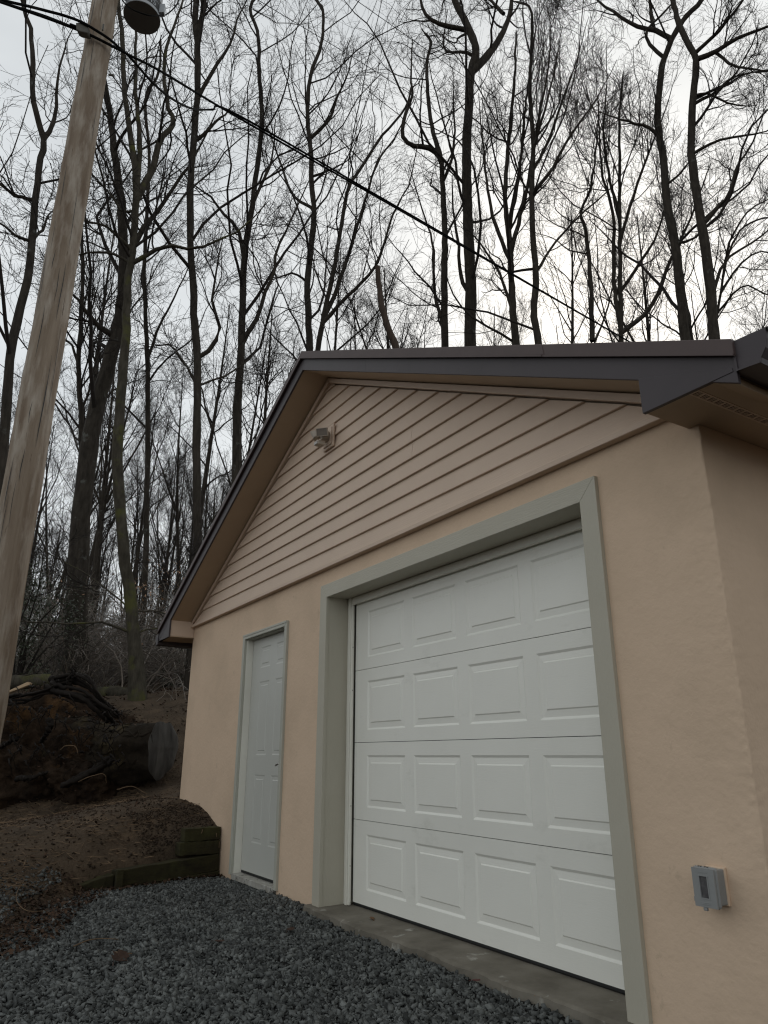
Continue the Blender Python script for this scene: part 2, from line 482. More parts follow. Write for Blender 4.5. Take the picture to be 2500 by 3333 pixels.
CV = np.array([(x, y, z) for z in (-1, 1) for y in (-1, 1) for x in (-1, 1)], float) * .8
CF = np.array([(0, 2, 3), (0, 3, 1), (4, 5, 7), (4, 7, 6), (0, 1, 5), (0, 5, 4), (2, 6, 7), (2, 7, 3), (0, 4, 6), (0, 6, 2), (1, 3, 7), (1, 7, 5)])


def stones(P, size, seed):
    r = np.random.default_rng(seed)
    N = len(P)
    V = CV[None] * (1 + r.uniform(-.55, .45, (N, 8, 3)))
    V = V * np.stack([r.uniform(.8, 1.5, N), r.uniform(.6, 1.0, N), r.uniform(.25, .6, N)], 1)[:, None] * size[:, None, None]
    q = r.normal(size=(N, 4)); q[:, 1:3] *= .42; q /= np.linalg.norm(q, axis=1)[:, None]
    w, x, y, z = q.T
    Rm = np.stack([1 - 2 * (y * y + z * z), 2 * (x * y - z * w), 2 * (x * z + y * w), 2 * (x * y + z * w), 1 - 2 * (x * x + z * z), 2 * (y * z - x * w),
                   2 * (x * z - y * w), 2 * (y * z + x * w), 1 - 2 * (x * x + y * y)], 1).reshape(N, 3, 3)
    V = np.einsum('nij,nkj->nki', Rm, V) + P[:, None]
    F = CF[None] + (np.arange(N) * 8)[:, None, None]
    return V.reshape(-1, 3), F.reshape(-1, 3)


def drive_z(X):
    z = -.082 + .010 * vnoise(X, 5, 8)
    nw = np.clip(1 + X[:, 1] / .35, 0, 1)
    return z + .025 * nw * np.exp(-((X[:, 0] + .2) / .45) ** 2)


SLAB_Y = lambda x: -.085 + .012 * np.sin(x * 5) + .008 * np.sin(x * 13)
NST = 104000
X = np.stack([rng.uniform(-1.9, 4.6, NST), rng.uniform(-3.1, .0, NST)], 1)
dc = np.hypot(X[:, 0] - CAM[0], X[:, 1] - CAM[1])
s_, t_ = signed_wall(X)
ok = (s_ < .0 + (.10 + .22 * rng.normal(size=NST) ** 2 * .5) * (t_ > 3)) & (dc > 1.2) & ~((X[:, 0] > .12) & (X[:, 0] < 3.06) & (X[:, 1] > SLAB_Y(X[:, 0]) - .0 - .05 * rng.random(NST) ** 3))
# keep the part a viewer near here could see, thin out elsewhere
ang = np.arctan2(-(X[:, 0] - CAM[0]), X[:, 1] - CAM[1]) - YAW
ok &= (np.abs(ang) < .62) | (rng.random(NST) < .15)
X = X[ok]
sz = .0045 + .0125 * rng.random(len(X)) ** 2.0 * (1 + .45 * (rng.random(len(X)) < .08))
SV, SF = stones(np.column_stack([X, np.where(signed_wall(X)[0] > .1, np.maximum(drive_z(X), ground(X)), drive_z(X)) + sz * rng.uniform(-.1, .55, len(X))]), sz, 5)
st = link('gravel_stones', np_mesh('gravel_stones', SV, tris=SF), M['stone'])
tag(st, 'loose dark grey crushed gravel covering the drive before the doors', 'gravel', kind='stuff')

# ------------------------------------------------------------------ garage
XA = 0.215
XL, XR = -3.17, 3.6155
SL = 0.5
ZMID = 4.262
ZSOF = ZMID - .108
EX0, EX1 = -3.555, 3.985
DEP = 7.5
G = thing('garage', 'beige stucco garage with lap sided gable and dark brown roof edge', 'garage', (XA, 3.7, 0))


def zr(x, z0): return z0 - SL * abs(x - XA)


def part(name, mb, mat, parent=None, smooth=False, bev=0.0):
    o = link(name, mb.mesh(name), M[mat] if isinstance(mat, str) else mat, parent or G, smooth)
    if bev: bevel(o, bev)
    return o


# front wall with openings (faces the camera), thick 0.2
GDX0, GDX1, GDZ = .20, 2.985, 2.225
WDX0, WDX1, WDZ = -1.475, -.52, 2.07
mb = MB()
T = .2
ZW = 2.50
for x0, x1, z0, z1 in [(XL, WDX0, -.35, ZW), (WDX0, WDX1, WDZ, ZW), (WDX1, GDX0, -.35, ZW), (GDX0, GDX1, GDZ, ZW), (GDX1, 3.48, -.35, ZW)]:
    mb.box(x0, x1, 0, T, z0, z1)
front = part('front_wall', mb, 'stucco')
mb = MB()                                             # gable framing behind the siding
mb.prism([(XL, .03, ZW), (3.48, .03, ZW), (3.48, .03, zr(3.48, ZSOF + .05)), (XA, .03, ZSOF + .05), (XL, .03, zr(XL, ZSOF + .05))], (0, .15, 0))
part('gable_wall', mb, 'soffit')
mb = MB(); mb.box(XL, XL + .2, T, DEP, -.35, 2.6); part('side_wall', mb, 'stucco')
mb = MB(); mb.box(XL, XR, DEP, DEP + .2, -.35, 2.6); part('back_wall', mb, 'stucco')
# right corner: rough hand-trowelled edge, a fine displaced sheet round the corner
nz = 300
prof = [(3.478, 0.0)] + [(x, 0.0) for x in np.linspace(3.50, 3.585, 8)] + [(3.600, .0), (3.608, .0), (3.6135, .0008), (3.6155, .004), (3.6155, .012), (3.6155, .028)] + [(3.6155, y) for y in np.linspace(.05, .2, 8)] + [(3.6155, 7.5)]
prof = np.array(prof); npz = len(prof)
zs = np.linspace(-.35, 2.6, nz)
nr = np.random.default_rng(11)
cv = []
base = nr.normal(size=(nz, npz))
sm = (base + np.roll(base, 1, 0) + np.roll(base, 1, 1) + np.roll(base, -1, 0)) / 3
bulge = .004 * np.sin(zs * 2.1 + 1) + .002 * np.sin(zs * 7.3)
for k in range(nz):
    for i in range(npz):
        x, y = prof[i]
        edge = math.exp(-((x - 3.606) ** 2 + (y - .01) ** 2) / .00016)
        a = .0030 * edge * sm[k, i] + .0006 * sm[k, i]
        if i in (0, npz - 1): a = 0
        nx, nyy = (0, -1) if y < .003 else ((1, 0) if y > .03 else (.7, -.7))
        cv.append((x + nx * a + edge * bulge[k] * .7, y + nyy * a, zs[k]))
I, J = np.meshgrid(np.arange(nz - 1), np.arange(npz - 1), indexing='ij')
q0 = (I * npz + J).ravel()
link('corner_wall', np_mesh('corner_wall', np.array(cv), np.stack([q0, q0 + 1, q0 + npz + 1, q0 + npz], 1)), M['stucco'], G, False)

# gable siding, one board per course
ZB = 2.44
CW = .1238
ZTOP = ZSOF - .045


def xr_at(z, m=.03):
    d = (ZTOP - z) / SL - m
    return max(XL + .03, XA - d), min(3.50, XA + d)


zk = ZB; k = 0
while zk < ZTOP - .02:
    z0, z1 = zk, min(zk + CW, ZTOP - .004)
    a0, b0 = xr_at(z0); a1, b1 = xr_at(z1)
    if b1 < a1: a1 = b1 = XA
    segs = [(a0, b0, a1, b1)]
    if k in (4, 5):
        xc = 1.470 + (.004 if k == 4 else 0)
        segs = [(a0, xc - .0015, a1, xc - .0035), (xc + .0015, b0, xc - .0005, b1)]
    for (p0, p1, q0_, q1) in segs:
        yb, yt = -.030, -.013
        rolls = [(z0, -.012), (z0 + .001, yb + .003), (z0 + .004, yb), (z1, yt)]
        v = []
        for (z, y) in rolls:
            t = (z - z0) / (z1 - z0)
            v += [(p0 + (q0_ - p0) * t, y, z), (p1 + (q1 - p1) * t, y, z)]
        v += [(q0_, .0, z1), (q1, .0, z1), (p0, .0, z0), (p1, .0, z0)]
        m_ = MB().add(v, [(0, 1, 3, 2), (2, 3, 5, 4), (4, 5, 7, 6), (6, 7, 9, 8), (8, 9, 11, 10), (10, 11, 1, 0), (0, 2, 4, 6, 8, 10), (1, 11, 9, 7, 5, 3)])
        part('siding_board', m_, 'siding')
    zk += CW; k += 1
# gable trims
mb = MB(); mb.box(XL - .004, 3.52, -.050, -.001, 2.405, 2.4385); o = part('bottom_trim', mb, 'siding', bev=.004)
for s in (-1, 1):
    xe = XL + .0 if s < 0 else 3.50
    z_a, w = ZSOF - .004, .046
    pts = [(XA, -.047, z_a), (xe, -.047, zr(xe, z_a)), (xe, -.047, zr(xe, z_a - w)), (XA, -.047, z_a - w)]
    if s > 0:
        xm = 1.72
        for (xa_, xb_, yo) in [(XA, xm + .03, -.047), (xm, xe, -.052)]:
            m_ = MB().prism([(xa_, yo, zr(xa_, z_a)), (xb_, yo, zr(xb_, z_a)), (xb_, yo, zr(xb_, z_a - w)), (xa_, yo, zr(xa_, z_a - w))], (0, .04, 0))
            part('rake_trim', m_, 'siding', bev=.003)
    else:
        m_ = MB().prism(pts, (0, .045, 0)); part('rake_trim', m_, 'siding', bev=.003)
# rake soffits (sloping boards between wall and fascia)
for s in (-1, 1):
    xe = EX0 + .02 if s < 0 else EX1 - .02
    m_ = MB().prism([(XA, -.285, ZSOF + .004), (xe, -.285, zr(xe, ZSOF + .004)), (xe, -.285, zr(xe, ZSOF + .03)), (XA, -.285, ZSOF + .03)], (0, .30, 0))
    part('rake_soffit', m_, 'soffit')
# rake fascia (lower band), one seam on the right
YF = -.300
for s in (-1, 1):
    runs = [(XA, EX0)] if s < 0 else [(XA, 1.295), (1.2965, EX1)]
    for i, (xa_, xb_) in enumerate(runs):
        yo = YF - (.0012 if i else 0)
        m_ = MB().prism([(xa_, yo, zr(xa_, ZMID)), (xb_, yo, zr(xb_, ZMID)), (xb_, yo, zr(xb_, ZSOF)), (xa_, yo, zr(xa_, ZSOF))], (0, .018, 0))
        part('rake_fascia', m_, 'fascia', bev=.002)
# roof edge metal (upper band) standing proud, overlapping sheet
for s in (-1, 1):
    runs = [(XA, EX0 - .01)] if s < 0 else [(XA, 3.05), (3.02, EX1 + .01)]
    for i, (xa_, xb_) in enumerate(runs):
        yo = YF - .020 - .004 * (1 - i if s > 0 else 0)
        za, zb = ZMID + .072, ZMID + .003
        m_ = MB().prism([(xa_, yo, zr(xa_, za)), (xb_, yo, zr(xb_, za)), (xb_ + (.012 if i == 0 and s > 0 else 0), yo, zr(xb_, zb)), (xa_, yo, zr(xa_, zb))], (0, .03, 0))
        part('roof_edge', m_, 'roofedge', bev=.003)
        m_ = MB().prism([(xa_, yo - .006, zr(xa_, zb + .006)), (xb_, yo - .006, zr(xb_, zb + .006)), (xb_, yo - .006, zr(xb_, zb - .004)), (xa_, yo - .006, zr(xa_, zb - .004))], (0, .012, 0))
        part('drip_lip', m_, 'roofedge')
for s in (-1, 1):
    xe = EX0 - .015 if s < 0 else EX1 + .015
    za = ZMID + .066
    m_ = MB().prism([(XA, -.29, za), (xe, -.29, zr(xe, za)), (xe, -.29, zr(xe, za - .05)), (XA, -.29, za - .05)], (0, DEP + .75, 0))
    part('roof_slope', m_, 'roof')
# eave boxes: horizontal soffit, pork-chop returns, fascia boards, gutters
ZE_R, ZE_L = 2.327, 2.285
m_ = MB()
m_.box(3.6175, 3.768, -.283, DEP + .3, ZE_R, ZE_R + .012); m_.box(3.812, 3.966, -.283, DEP + .3, ZE_R, ZE_R + .012); m_.box(3.566, 3.6175, -.283, -.002, ZE_R, ZE_R + .012)
part('eave_soffit', m_, 'soffit')
m_ = MB(); m_.box(3.768, 3.812, -.283, DEP + .3, ZE_R + .010, ZE_R + .014)
vent = part('vent_strip_back', m_, 'dark')
mv = MB()                                              # vent strip with punched louvre slots
yv = -.283
mv.box(3.768, 3.776, -.283, 3.0, ZE_R - .002, ZE_R + .008); mv.box(3.804, 3.812, -.283, 3.0, ZE_R - .002, ZE_R + .008)
y = -.283; pitch = .046
while y < 2.95:
    mv.box(3.776, 3.804, y, y + .016, ZE_R - .0015, ZE_R + .0015)
    for j in range(1, 3): mv.box(3.776, 3.804, y + .016 + j * .010 - .0022, y + .016 + j * .010 + .0022, ZE_R - .0015, ZE_R + .0005)
    y += pitch
part('vent_strip', mv, 'siding')
m_ = MB(); m_.box(XL - .385, XL - .003, -.283, DEP + .3, ZE_L, ZE_L + .012); m_.box(XL - .003, XL + .03, -.283, -.002, ZE_L, ZE_L + .012); part('eave_soffit', m_, 'soffit')
m_ = MB(); m_.box(XL + .008, XL + .022, -.284, -.003, ZE_L + .012, 2.50); part('eave_return', m_, 'siding', bev=.002)
m_ = MB(); m_.box(3.565, 3.58, -.284, -.003, ZE_R + .012, 2.50); part('eave_return', m_, 'siding')
xi = 3.565
m_ = MB().prism([(xi, YF - .004, zr(xi, ZSOF + .006)), (3.972, YF - .004, ZE_R - .004 + .014), (3.972, YF - .004, ZE_R - .006), (xi, YF - .004, ZE_R - .006)], (0, .02, 0)); part('gable_return', m_, 'fascia', bev=.0015)
xi = XL + .035
m_ = MB().prism([(xi, YF - .004, zr(xi, ZSOF + .006)), (xi, YF - .004, ZE_L - .006), (EX0 + .005, YF - .004, ZE_L - .006), (EX0 + .005, YF - .004, zr(EX0, ZSOF + .0))], (0, .02, 0)); part('gable_return', m_, 'fascia', bev=.0015)
m_ = MB(); m_.box(3.967, 3.984, -.299, DEP + .3, ZE_R - .008, 2.375); part('eave_fascia', m_, 'fascia')
m_ = MB(); m_.box(EX0, EX0 + .017, -.299, DEP + .3, ZE_L - .012, 2.36); part('eave_fascia', m_, 'fascia')


def gutter(x, s, z0):
    P = [(0, .125), (0, .0), (.092, -.008), (.096, .012), (.118, .042), (.128, .075), (.130, .112), (.138, .118), (.138, .106), (.1335, .104)]
    outer = [(x + s * a, z0 + b) for a, b in P]
    inner = [(x + s * (a - (.002 if a > .02 else -.002)), z0 + b + .003) for a, b in P]
    n = len(P)
    m_ = MB()
    for y0, y1 in [(-.302, DEP + .3)]:
        v = [(a, y0, b) for a, b in outer] + [(a, y1, b) for a, b in outer]
        v += [(a, y0, b) for a, b in inner] + [(a, y1, b) for a, b in inner]
        f = [(i, i + 1, n + i + 1, n + i) for i in range(n - 1)] + [(2 * n + i, 3 * n + i, 3 * n + i + 1, 2 * n + i + 1) for i in range(n - 1)]
        m_.add(v, f)
    g = part('gutter', m_, 'fascia')
    cap = MB().prism([(a, -.3035, b) for a, b in outer[:8]], (0, .004, 0))
    c = part('end_cap', cap, 'fascia', parent=g)
    rim = MB()
    rim.prism([(x, -.309, z0 + .13), (x, -.309, z0 - .002), (x + s * .008, -.309, z0 - .002), (x + s * .008, -.309, z0 + .13)], (0, .006, 0))
    rim.prism([(x + s * .008, -.309, z0 - .001), (x + s * .09, -.309, z0 - .009), (x + s * .09, -.309, z0 - .003), (x + s * .008, -.309, z0 + .005)], (0, .006, 0))
    part('cap_rim', rim, 'fascia', parent=g)
    m2 = MB().box(*sorted((x - s * .004, x + s * .02)), -.33, -.303, z0 + .105, z0 + .128)
    return g


gutter(3.986, 1, 2.315)
gutter(EX0 - .002, -1, 2.245)

# ---- sectional garage door
YD = .216
DX0, DX1 = .31, 2.93
ZT = 2.135
SH = .5334
trim_w, XLT, XRT, ZTT = .107, .1407, 3.0415, 2.279
for name, pts in [('door_trim', [(XLT, -.034), (XLT + trim_w, -.034), (XLT + trim_w, ZTT - trim_w), (XLT, ZTT)]),
                  ('door_trim', [(XRT, -.045), (XRT, ZTT), (XRT - trim_w, ZTT - trim_w), (XRT - trim_w, -.045)])]:
    m_ = MB().prism([(a, -.0236, b) for a, b in pts], (0, .027, 0)); part(name, m_, 'trim', bev=.002)
m_ = MB().prism([(XLT + .0012, -.0236, ZTT), (XLT + trim_w + .0006, -.0236, ZTT - trim_w), (XRT - trim_w - .0006, -.0236, ZTT - trim_w), (XRT - .0012, -.0236, ZTT)], (0, .027, 0)); part('head_trim', m_, 'trim_h', bev=.002)
jx0, jx1, jz = XLT + trim_w - .006, XRT - trim_w + .006, ZTT - trim_w + .006
for a, b in [(jx0 - .03, jx0), (jx1, jx1 + .03)]:
    m_ = MB().box(a, b, .0035, .26, -.034, jz); part('door_jamb', m_, 'trim', bev=.001)
m_ = MB().box(jx0 - .03, jx1 + .03, .0035, .26, jz, jz + .03); part('head_jamb', m_, 'trim_h')
for a, b in [(jx0, jx0 + .072), (jx1 - .072, jx1)]:
    m_ = MB().box(a + .001, b, .176, .200, -.03, jz - .001); part('door_stop', m_, 'white_edge', bev=.006)
    m_ = MB().box(a + .030, b - .014, .168, .1755, -.03, jz - .001); part('door_stop', m_, 'white_edge', bev=.003)
m_ = MB().box(jx0 + .073, jx1 - .073, .176, .200, jz - .06, jz - .001); part('door_stop', m_, 'white_edge', bev=.006)
m_ = MB().box(DX0 - .03, DX1 + .03, YD + .012, YD + .05, .0, ZT)
GDOOR = part('garage_door', m_, 'dark')
PA, PS, PWD = .4938, .6053, .5015
PT, PB = .090, .088


def panel_mesh(w, h, name, o1=.013, d1=.0075, o2=.036, d2=.003, o3=.007):
    """raised panel: slope in, gentle rise, step up to the field; local x 0..w, z 0..h, front faces -y"""
    rings = [(0, 0), (o1, d1), (o1 + .004, d1), (o1 + o2, d2 + .002), (o1 + o2 + o3, 0.0)]
    v = []
    for ins, dy in rings: v += [(ins, dy, ins), (w - ins, dy, ins), (w - ins, dy, h - ins), (ins, dy, h - ins)]
    f = []
    for r_ in range(len(rings) - 1):
        a, b = r_ * 4, r_ * 4 + 4
        for i in range(4): f.append((a + i, a + (i + 1) % 4, b + (i + 1) % 4, b + i))
    e = len(v) - 4
    f.append((e, e + 1, e + 2, e + 3))
    me = bpy.data.meshes.new(name); me.from_pydata(v, [], f); me.update()
    return me


for sidx in range(4):
    z0, z1 = SH * sidx + (-.008 if sidx == 0 else .0018), SH * (sidx + 1) - .0018
    if sidx == 3: z1 = ZT
    pz0, pz1 = SH * sidx + PB, SH * (sidx + 1) - PT
    m_ = MB()
    xs_ = [DX0] + [x for k in range(4) for x in (PA + k * PS, PA + k * PS + PWD)] + [DX1]
    # flat plate with four rectangular openings, rolled top and bottom lips
    def q(x0, x1, a, b): m_.add([(x0, YD, a), (x1, YD, a), (x1, YD, b), (x0, YD, b)], [(0, 1, 2, 3)])
    q(DX0, DX1, z0, pz0); q(DX0, DX1, pz1, z1)
    for k in range(0, 10, 2): q(xs_[k], xs_[k + 1], pz0, pz1)
    m_.add([(DX0, YD, z1), (DX1, YD, z1), (DX1, YD + .012, z1), (DX0, YD + .012, z1), (DX0, YD, z0), (DX1, YD, z0), (DX1, YD + .012, z0), (DX0, YD + .012, z0)], [(0, 1, 2, 3), (7, 6, 5, 4)])
    me = bpy.data.meshes.new('door_section'); me.from_pydata(m_.v, [], m_.f); me.update()
    bm = bmesh.new(); bm.from_mesh(me); bmesh.ops.remove_doubles(bm, verts=bm.verts, dist=1e-5); bm.to_mesh(me); bm.free()
    sec = link('door_section', me, M['white'], GDOOR)
    pm = panel_mesh(PWD, pz1 - pz0, 'raised_panel')
    for k in range(4):
        p = link('raised_panel', pm, M['white'], GDOOR)
        p.location = (PA + k * PS, YD, pz0)
m_ = MB().box(DX0, DX1, YD + .002, YD + .03, -.028, -.007); part('bottom_seal', m_, 'rubber', parent=GDOOR, bev=.006)
for zz in (.22, .62, 1.45, 1.78): part('stop_nail', MB().box(jx0 + .0725, jx0 + .0745, .186, .19, zz, zz + .006), 'dark')
# ---- entry door
CX0, CX1, CZ = -1.507, -.488, 2.10
cw = .048
for pts, nm in [([(CX0, -.03), (CX0 + cw, -.03), (CX0 + cw, CZ - cw), (CX0, CZ)], 'entry_casing'), ([(CX1, -.03), (CX1, CZ), (CX1 - cw, CZ - cw), (CX1 - cw, -.03)], 'entry_casing'),
                ([(CX0 + .001, CZ), (CX0 + cw + .001, CZ - cw), (CX1 - cw - .001, CZ - cw), (CX1 - .001, CZ)], 'entry_casing')]:
    m_ = MB().prism([(a, -.0236, b) for a, b in pts], (0, .027, 0)); part(nm, m_, 'casing', bev=.004)
m_ = MB().box(CX0 + .004, CX1 - .004, -.0275, -.0238, CZ - .02, CZ - .002); part('casing_bead', m_, 'casing', bev=.001)
for a, b in [(CX0 + cw - .008, CX0 + cw + .012), (CX1 - cw - .012, CX1 - cw + .008)]:
    m_ = MB().box(a, b, .0036, .14, -.03, CZ - cw - .004); part('entry_jamb', m_, 'white_edge', bev=.001)
m_ = MB().box(CX0 + cw - .008, CX1 - cw + .008, .0036, .14, CZ - cw - .004, CZ - cw + .02); part('entry_jamb', m_, 'casing')
SX0, SX1, SZ0, SZ1, YS = CX0 + cw + .016, CX1 - cw - .016, .008, CZ - cw - .008, .066
EPX = [(-1.242, -1.012), (-.878, -.648)]
EPZ = [(.247, .812), (.978, 1.635), (1.762, 1.958)]
EDOOR = part('entry_door', MB().box(SX0, SX1, YS + .012, YS + .05, SZ0, SZ1), 'steel_door')
m_ = MB()
zc = [SZ0] + [z for p in EPZ for z in p] + [SZ1]
xc_ = [SX0] + [x for p in EPX for x in p] + [SX1]
for i in range(len(zc) - 1):
    for j in range(len(xc_) - 1):
        if i % 2 == 1 and j % 2 == 1: continue
        m_.add([(xc_[j], YS, zc[i]), (xc_[j + 1], YS, zc[i]), (xc_[j + 1], YS, zc[i + 1]), (xc_[j], YS, zc[i + 1])], [(0, 1, 2, 3)])
x0, x1 = SX0, SX1
m_.add([(x0, YS, SZ0), (x0, YS, SZ1), (x0, YS + .012, SZ1), (x0, YS + .012, SZ0), (x1, YS, SZ0), (x1, YS, SZ1), (x1, YS + .012, SZ1), (x1, YS + .012, SZ0)], [(0, 1, 2, 3), (7, 6, 5, 4)])
me = bpy.data.meshes.new('door_skin'); me.from_pydata(m_.v, [], m_.f); me.update()
link('door_skin', me, M['steel_door'], EDOOR)
for (a, b) in EPZ:
    for (c, d) in EPX:
        p = link('raised_panel', panel_mesh(d - c, b - a, 'raised_panel', .012, .0032, .024, .001, .007), M['steel_door'], EDOOR)
        p.location = (c, YS, a)
m_ = MB()
hx, hz = -.566, .905
m_.tube([(hx, YS - .001, hz), (hx, YS - .012, hz)], .03, 16)
m_.tube([(hx, YS - .01, hz), (hx, YS - .055, hz)], .011, 10)
m_.tube([(hx, YS - .055, hz), (hx - .03, YS - .060, hz + .004), (hx - .07, YS - .058, hz - .002), (hx - .105, YS - .052, hz - .010), (hx - .115, YS - .045, hz - .010)], [.010, .0095, .009, .008, .006], 10)
M['nickel'] = material('satin_nickel', (0.42, 0.40, 0.37), rough=0.35, metallic=1.0)
part('door_handle', m_, 'nickel', parent=EDOOR, smooth=True)
m_ = MB().box(SX0 + .001, SX1 - .001, YS + .004, YS + .045, -.012, .0075); part('door_sweep', m_, 'rubber', parent=EDOOR)
m_ = MB().box(CX0 + cw + .013, CX1 - cw - .013, -.020, .13, -.065, -.018); part('threshold', m_, material('worn_sill', (0.42, 0.41, 0.37), (0.22, 0.2, 0.17), rough=.7, scale=14, spots=(0.05, 0.045, 0.04), spot_scale=16, spot_lo=.6, spot_hi=.64), bev=.004)
# slab in front of the big door
nx_ = 60
m_ = MB()
xs_ = np.linspace(.10, 3.10, nx_)
v = [(x, SLAB_Y(x) + rng.uniform(-.008, .008), -.04 - .006 * rng.random()) for x in xs_] + [(x, SLAB_Y(x) + .02, -.033) for x in xs_] + [(x, .30, -.0285) for x in xs_] + [(x, SLAB_Y(x) - .012, -.14) for x in xs_]
n = nx_
f = []
for i in range(n - 1):
    f += [(i, i + 1, n + i + 1, n + i), (n + i, n + i + 1, 2 * n + i + 1, 2 * n + i), (3 * n + i, 3 * n + i + 1, i + 1, i)]
m_.add(v, f)
slab = link('door_slab', m_.mesh('door_slab'), M['concrete'], G)

# ------------------------------------------------------------------ fixtures on the wall
lp = (.245, -.03, 3.555)
LT = thing('flood_light', 'beige twin head motion flood light fixed high on the gable siding', 'light', lp)
m_ = MB()
m_.box(.158, .342, -.050, -.031, 3.452, 3.660)
part('mounting_plate', m_, 'siding', LT, bev=.006)
m_ = MB(); m_.box(.178, .322, -.060, -.0503, 3.475, 3.637); part('mounting_block', m_, 'siding', LT, bev=.006)
m_ = MB()
m_.tube([(.25, -.0605, 3.56), (.25, -.075, 3.558), (.25, -.10, 3.55), (.25, -.118, 3.54)], [.055, .052, .04, .022], 20); part('canopy', m_, 'lamp_plastic', LT, smooth=True)


def lamp_head(c, d, wd, ht, dp):
    """box head with a lens on the side facing d"""
    d = np.array(d, float); d /= np.linalg.norm(d)
    s = np.cross(d, (0, 0, 1)); s /= np.linalg.norm(s); u_ = np.cross(s, d)
    c = np.array(c, float)

    def pt(a, b, e): return c + s * a + u_ * b + d * e
    body = MB().add([pt(x * wd / 2 * (.75 if e < 0 else 1), y_ * ht / 2 * (.7 if e < 0 else 1), e * dp / 2) for e in (-1, 1) for x, y_ in ((-1, -1), (1, -1), (1, 1), (-1, 1))],
                    [(0, 3, 2, 1), (4, 5, 6, 7), (0, 1, 5, 4), (1, 2, 6, 5), (2, 3, 7, 6), (3, 0, 4, 7)])
    h = part('lamp_head', body, 'lamp_plastic', LT, bev=.004)
    e = dp / 2 + .001
    lens = MB().prism([pt(x * wd / 2 * .88, y_ * ht / 2 * .84, e) for x, y_ in ((-1, -1), (1, -1), (1, 1), (-1, 1))], d * .002)
    part('lens', lens, 'lamp_glass', h)
    rim = MB()
    for (xa, xb, ya, yb) in [(-1, 1, .86, 1), (-1, 1, -1, -.86), (-1, -.9, -.86, .86), (.9, 1, -.86, .86)]:
        rim.prism([pt(x * wd / 2, y_ * ht / 2, e - .0005) for x, y_ in ((xa, ya), (xb, ya), (xb, yb), (xa, yb))], d * .006)
    part('lens_rim', rim, 'lamp_plastic', h)


lamp_head((.318, -.135, 3.565), (.62, -.62, -.48), .100, .068, .060)
lamp_head((.205, -.14, 3.575), (-.55, -.7, -.45), .100, .068, .060)
m_ = MB().tube([(.25, -.10, 3.56), (.29, -.125, 3.563), (.32, -.14, 3.565)], .012, 10); part('swivel_arm', m_, 'lamp_plastic', LT, smooth=True)
m_ = MB().tube([(.25, -.10, 3.56), (.225, -.13, 3.565), (.205, -.145, 3.57)], .012, 10); part('swivel_arm', m_, 'lamp_plastic', LT, smooth=True)
m_ = MB().tube([(.25, -.10, 3.545), (.252, -.115, 3.515), (.252, -.12, 3.50)], .013, 10); part('sensor_stem', m_, 'lamp_plastic', LT, smooth=True)
m_ = MB().box(.218, .286, -.165, -.095, 3.462, 3.502); sn = part('motion_sensor', m_, 'lamp_plastic', LT, bev=.006)
m_ = MB().box(.224, .280, -.169, -.164, 3.466, 3.490); part('sensor_lens', m_, 'lamp_glass', sn)

OB = thing('outlet_box', 'grey weatherproof outlet box with small window on the wall right of garage door', 'outlet box', (3.415, 0, .51))
m_ = MB().box(3.374, 3.448, -.066, .002, .456, .575); part('back_box', m_, 'grey_plastic', OB, bev=.004)
m_ = MB().box(3.369, 3.467, -.088, -.0665, .449, .586); part('cover_base', m_, 'grey_plastic', OB, bev=.012)
m_ = MB()
X0, X1, Z0, Z1 = 3.3725, 3.4635, .452, .581
wx0, wx1, wz0, wz1 = 3.402, 3.434, .482, .555
for a in [(X0, wx0, Z0, Z1), (wx1, X1, Z0, Z1), (wx0, wx1, Z0, wz0), (wx0, wx1, wz1, Z1)]:
    m_.box(a[0], a[1], -.0955, -.0882, a[2], a[3])
lid = part('lid', m_, 'grey_plastic', OB)
m_ = MB().box(wx0 - .001, wx1 + .001, -.0915, -.0885, wz0 - .001, wz1 + .001); part('lid_window', m_, 'clear_plastic', lid, bev=.001)
m_ = MB()
for i, x in enumerate((3.392, 3.402, 3.419, 3.429)): m_.box(x, x + .0042, -.083, -.074, .5845, .5865)
part('vent_slot', m_, 'black', OB)
m_ = MB().box(3.402, 3.418, -.094, -.084, .440, .451); part('latch', m_, 'grey_plastic', OB, bev=.002)
m_ = MB().box(3.366, 3.3685, -.09, -.07, .466, .482); part('hinge', m_, 'grey_plastic', OB)
m_ = MB()
m_.box(3.3985, 3.4025, -.0972, -.0956, .479, .558); m_.box(3.4335, 3.4375, -.0972, -.0956, .479, .558); m_.box(3.4025, 3.4335, -.0972, -.0956, .479, .4825); m_.box(3.4025, 3.4335, -.0972, -.0956, .5545, .558)
m_.box(3.40, 3.437, -.0968, -.0956, .466, .468); m_.box(3.40, 3.437, -.0968, -.0956, .461, .463); m_.box(3.40, 3.437, -.0968, -.0956, .567, .569)
part('lid_rib', m_, 'grey_plastic', lid)
m_ = MB().box(3.370, 3.4535, -.012, .001, .451, .581); part('caulk', m_, 'stucco', OB, bev=.004)

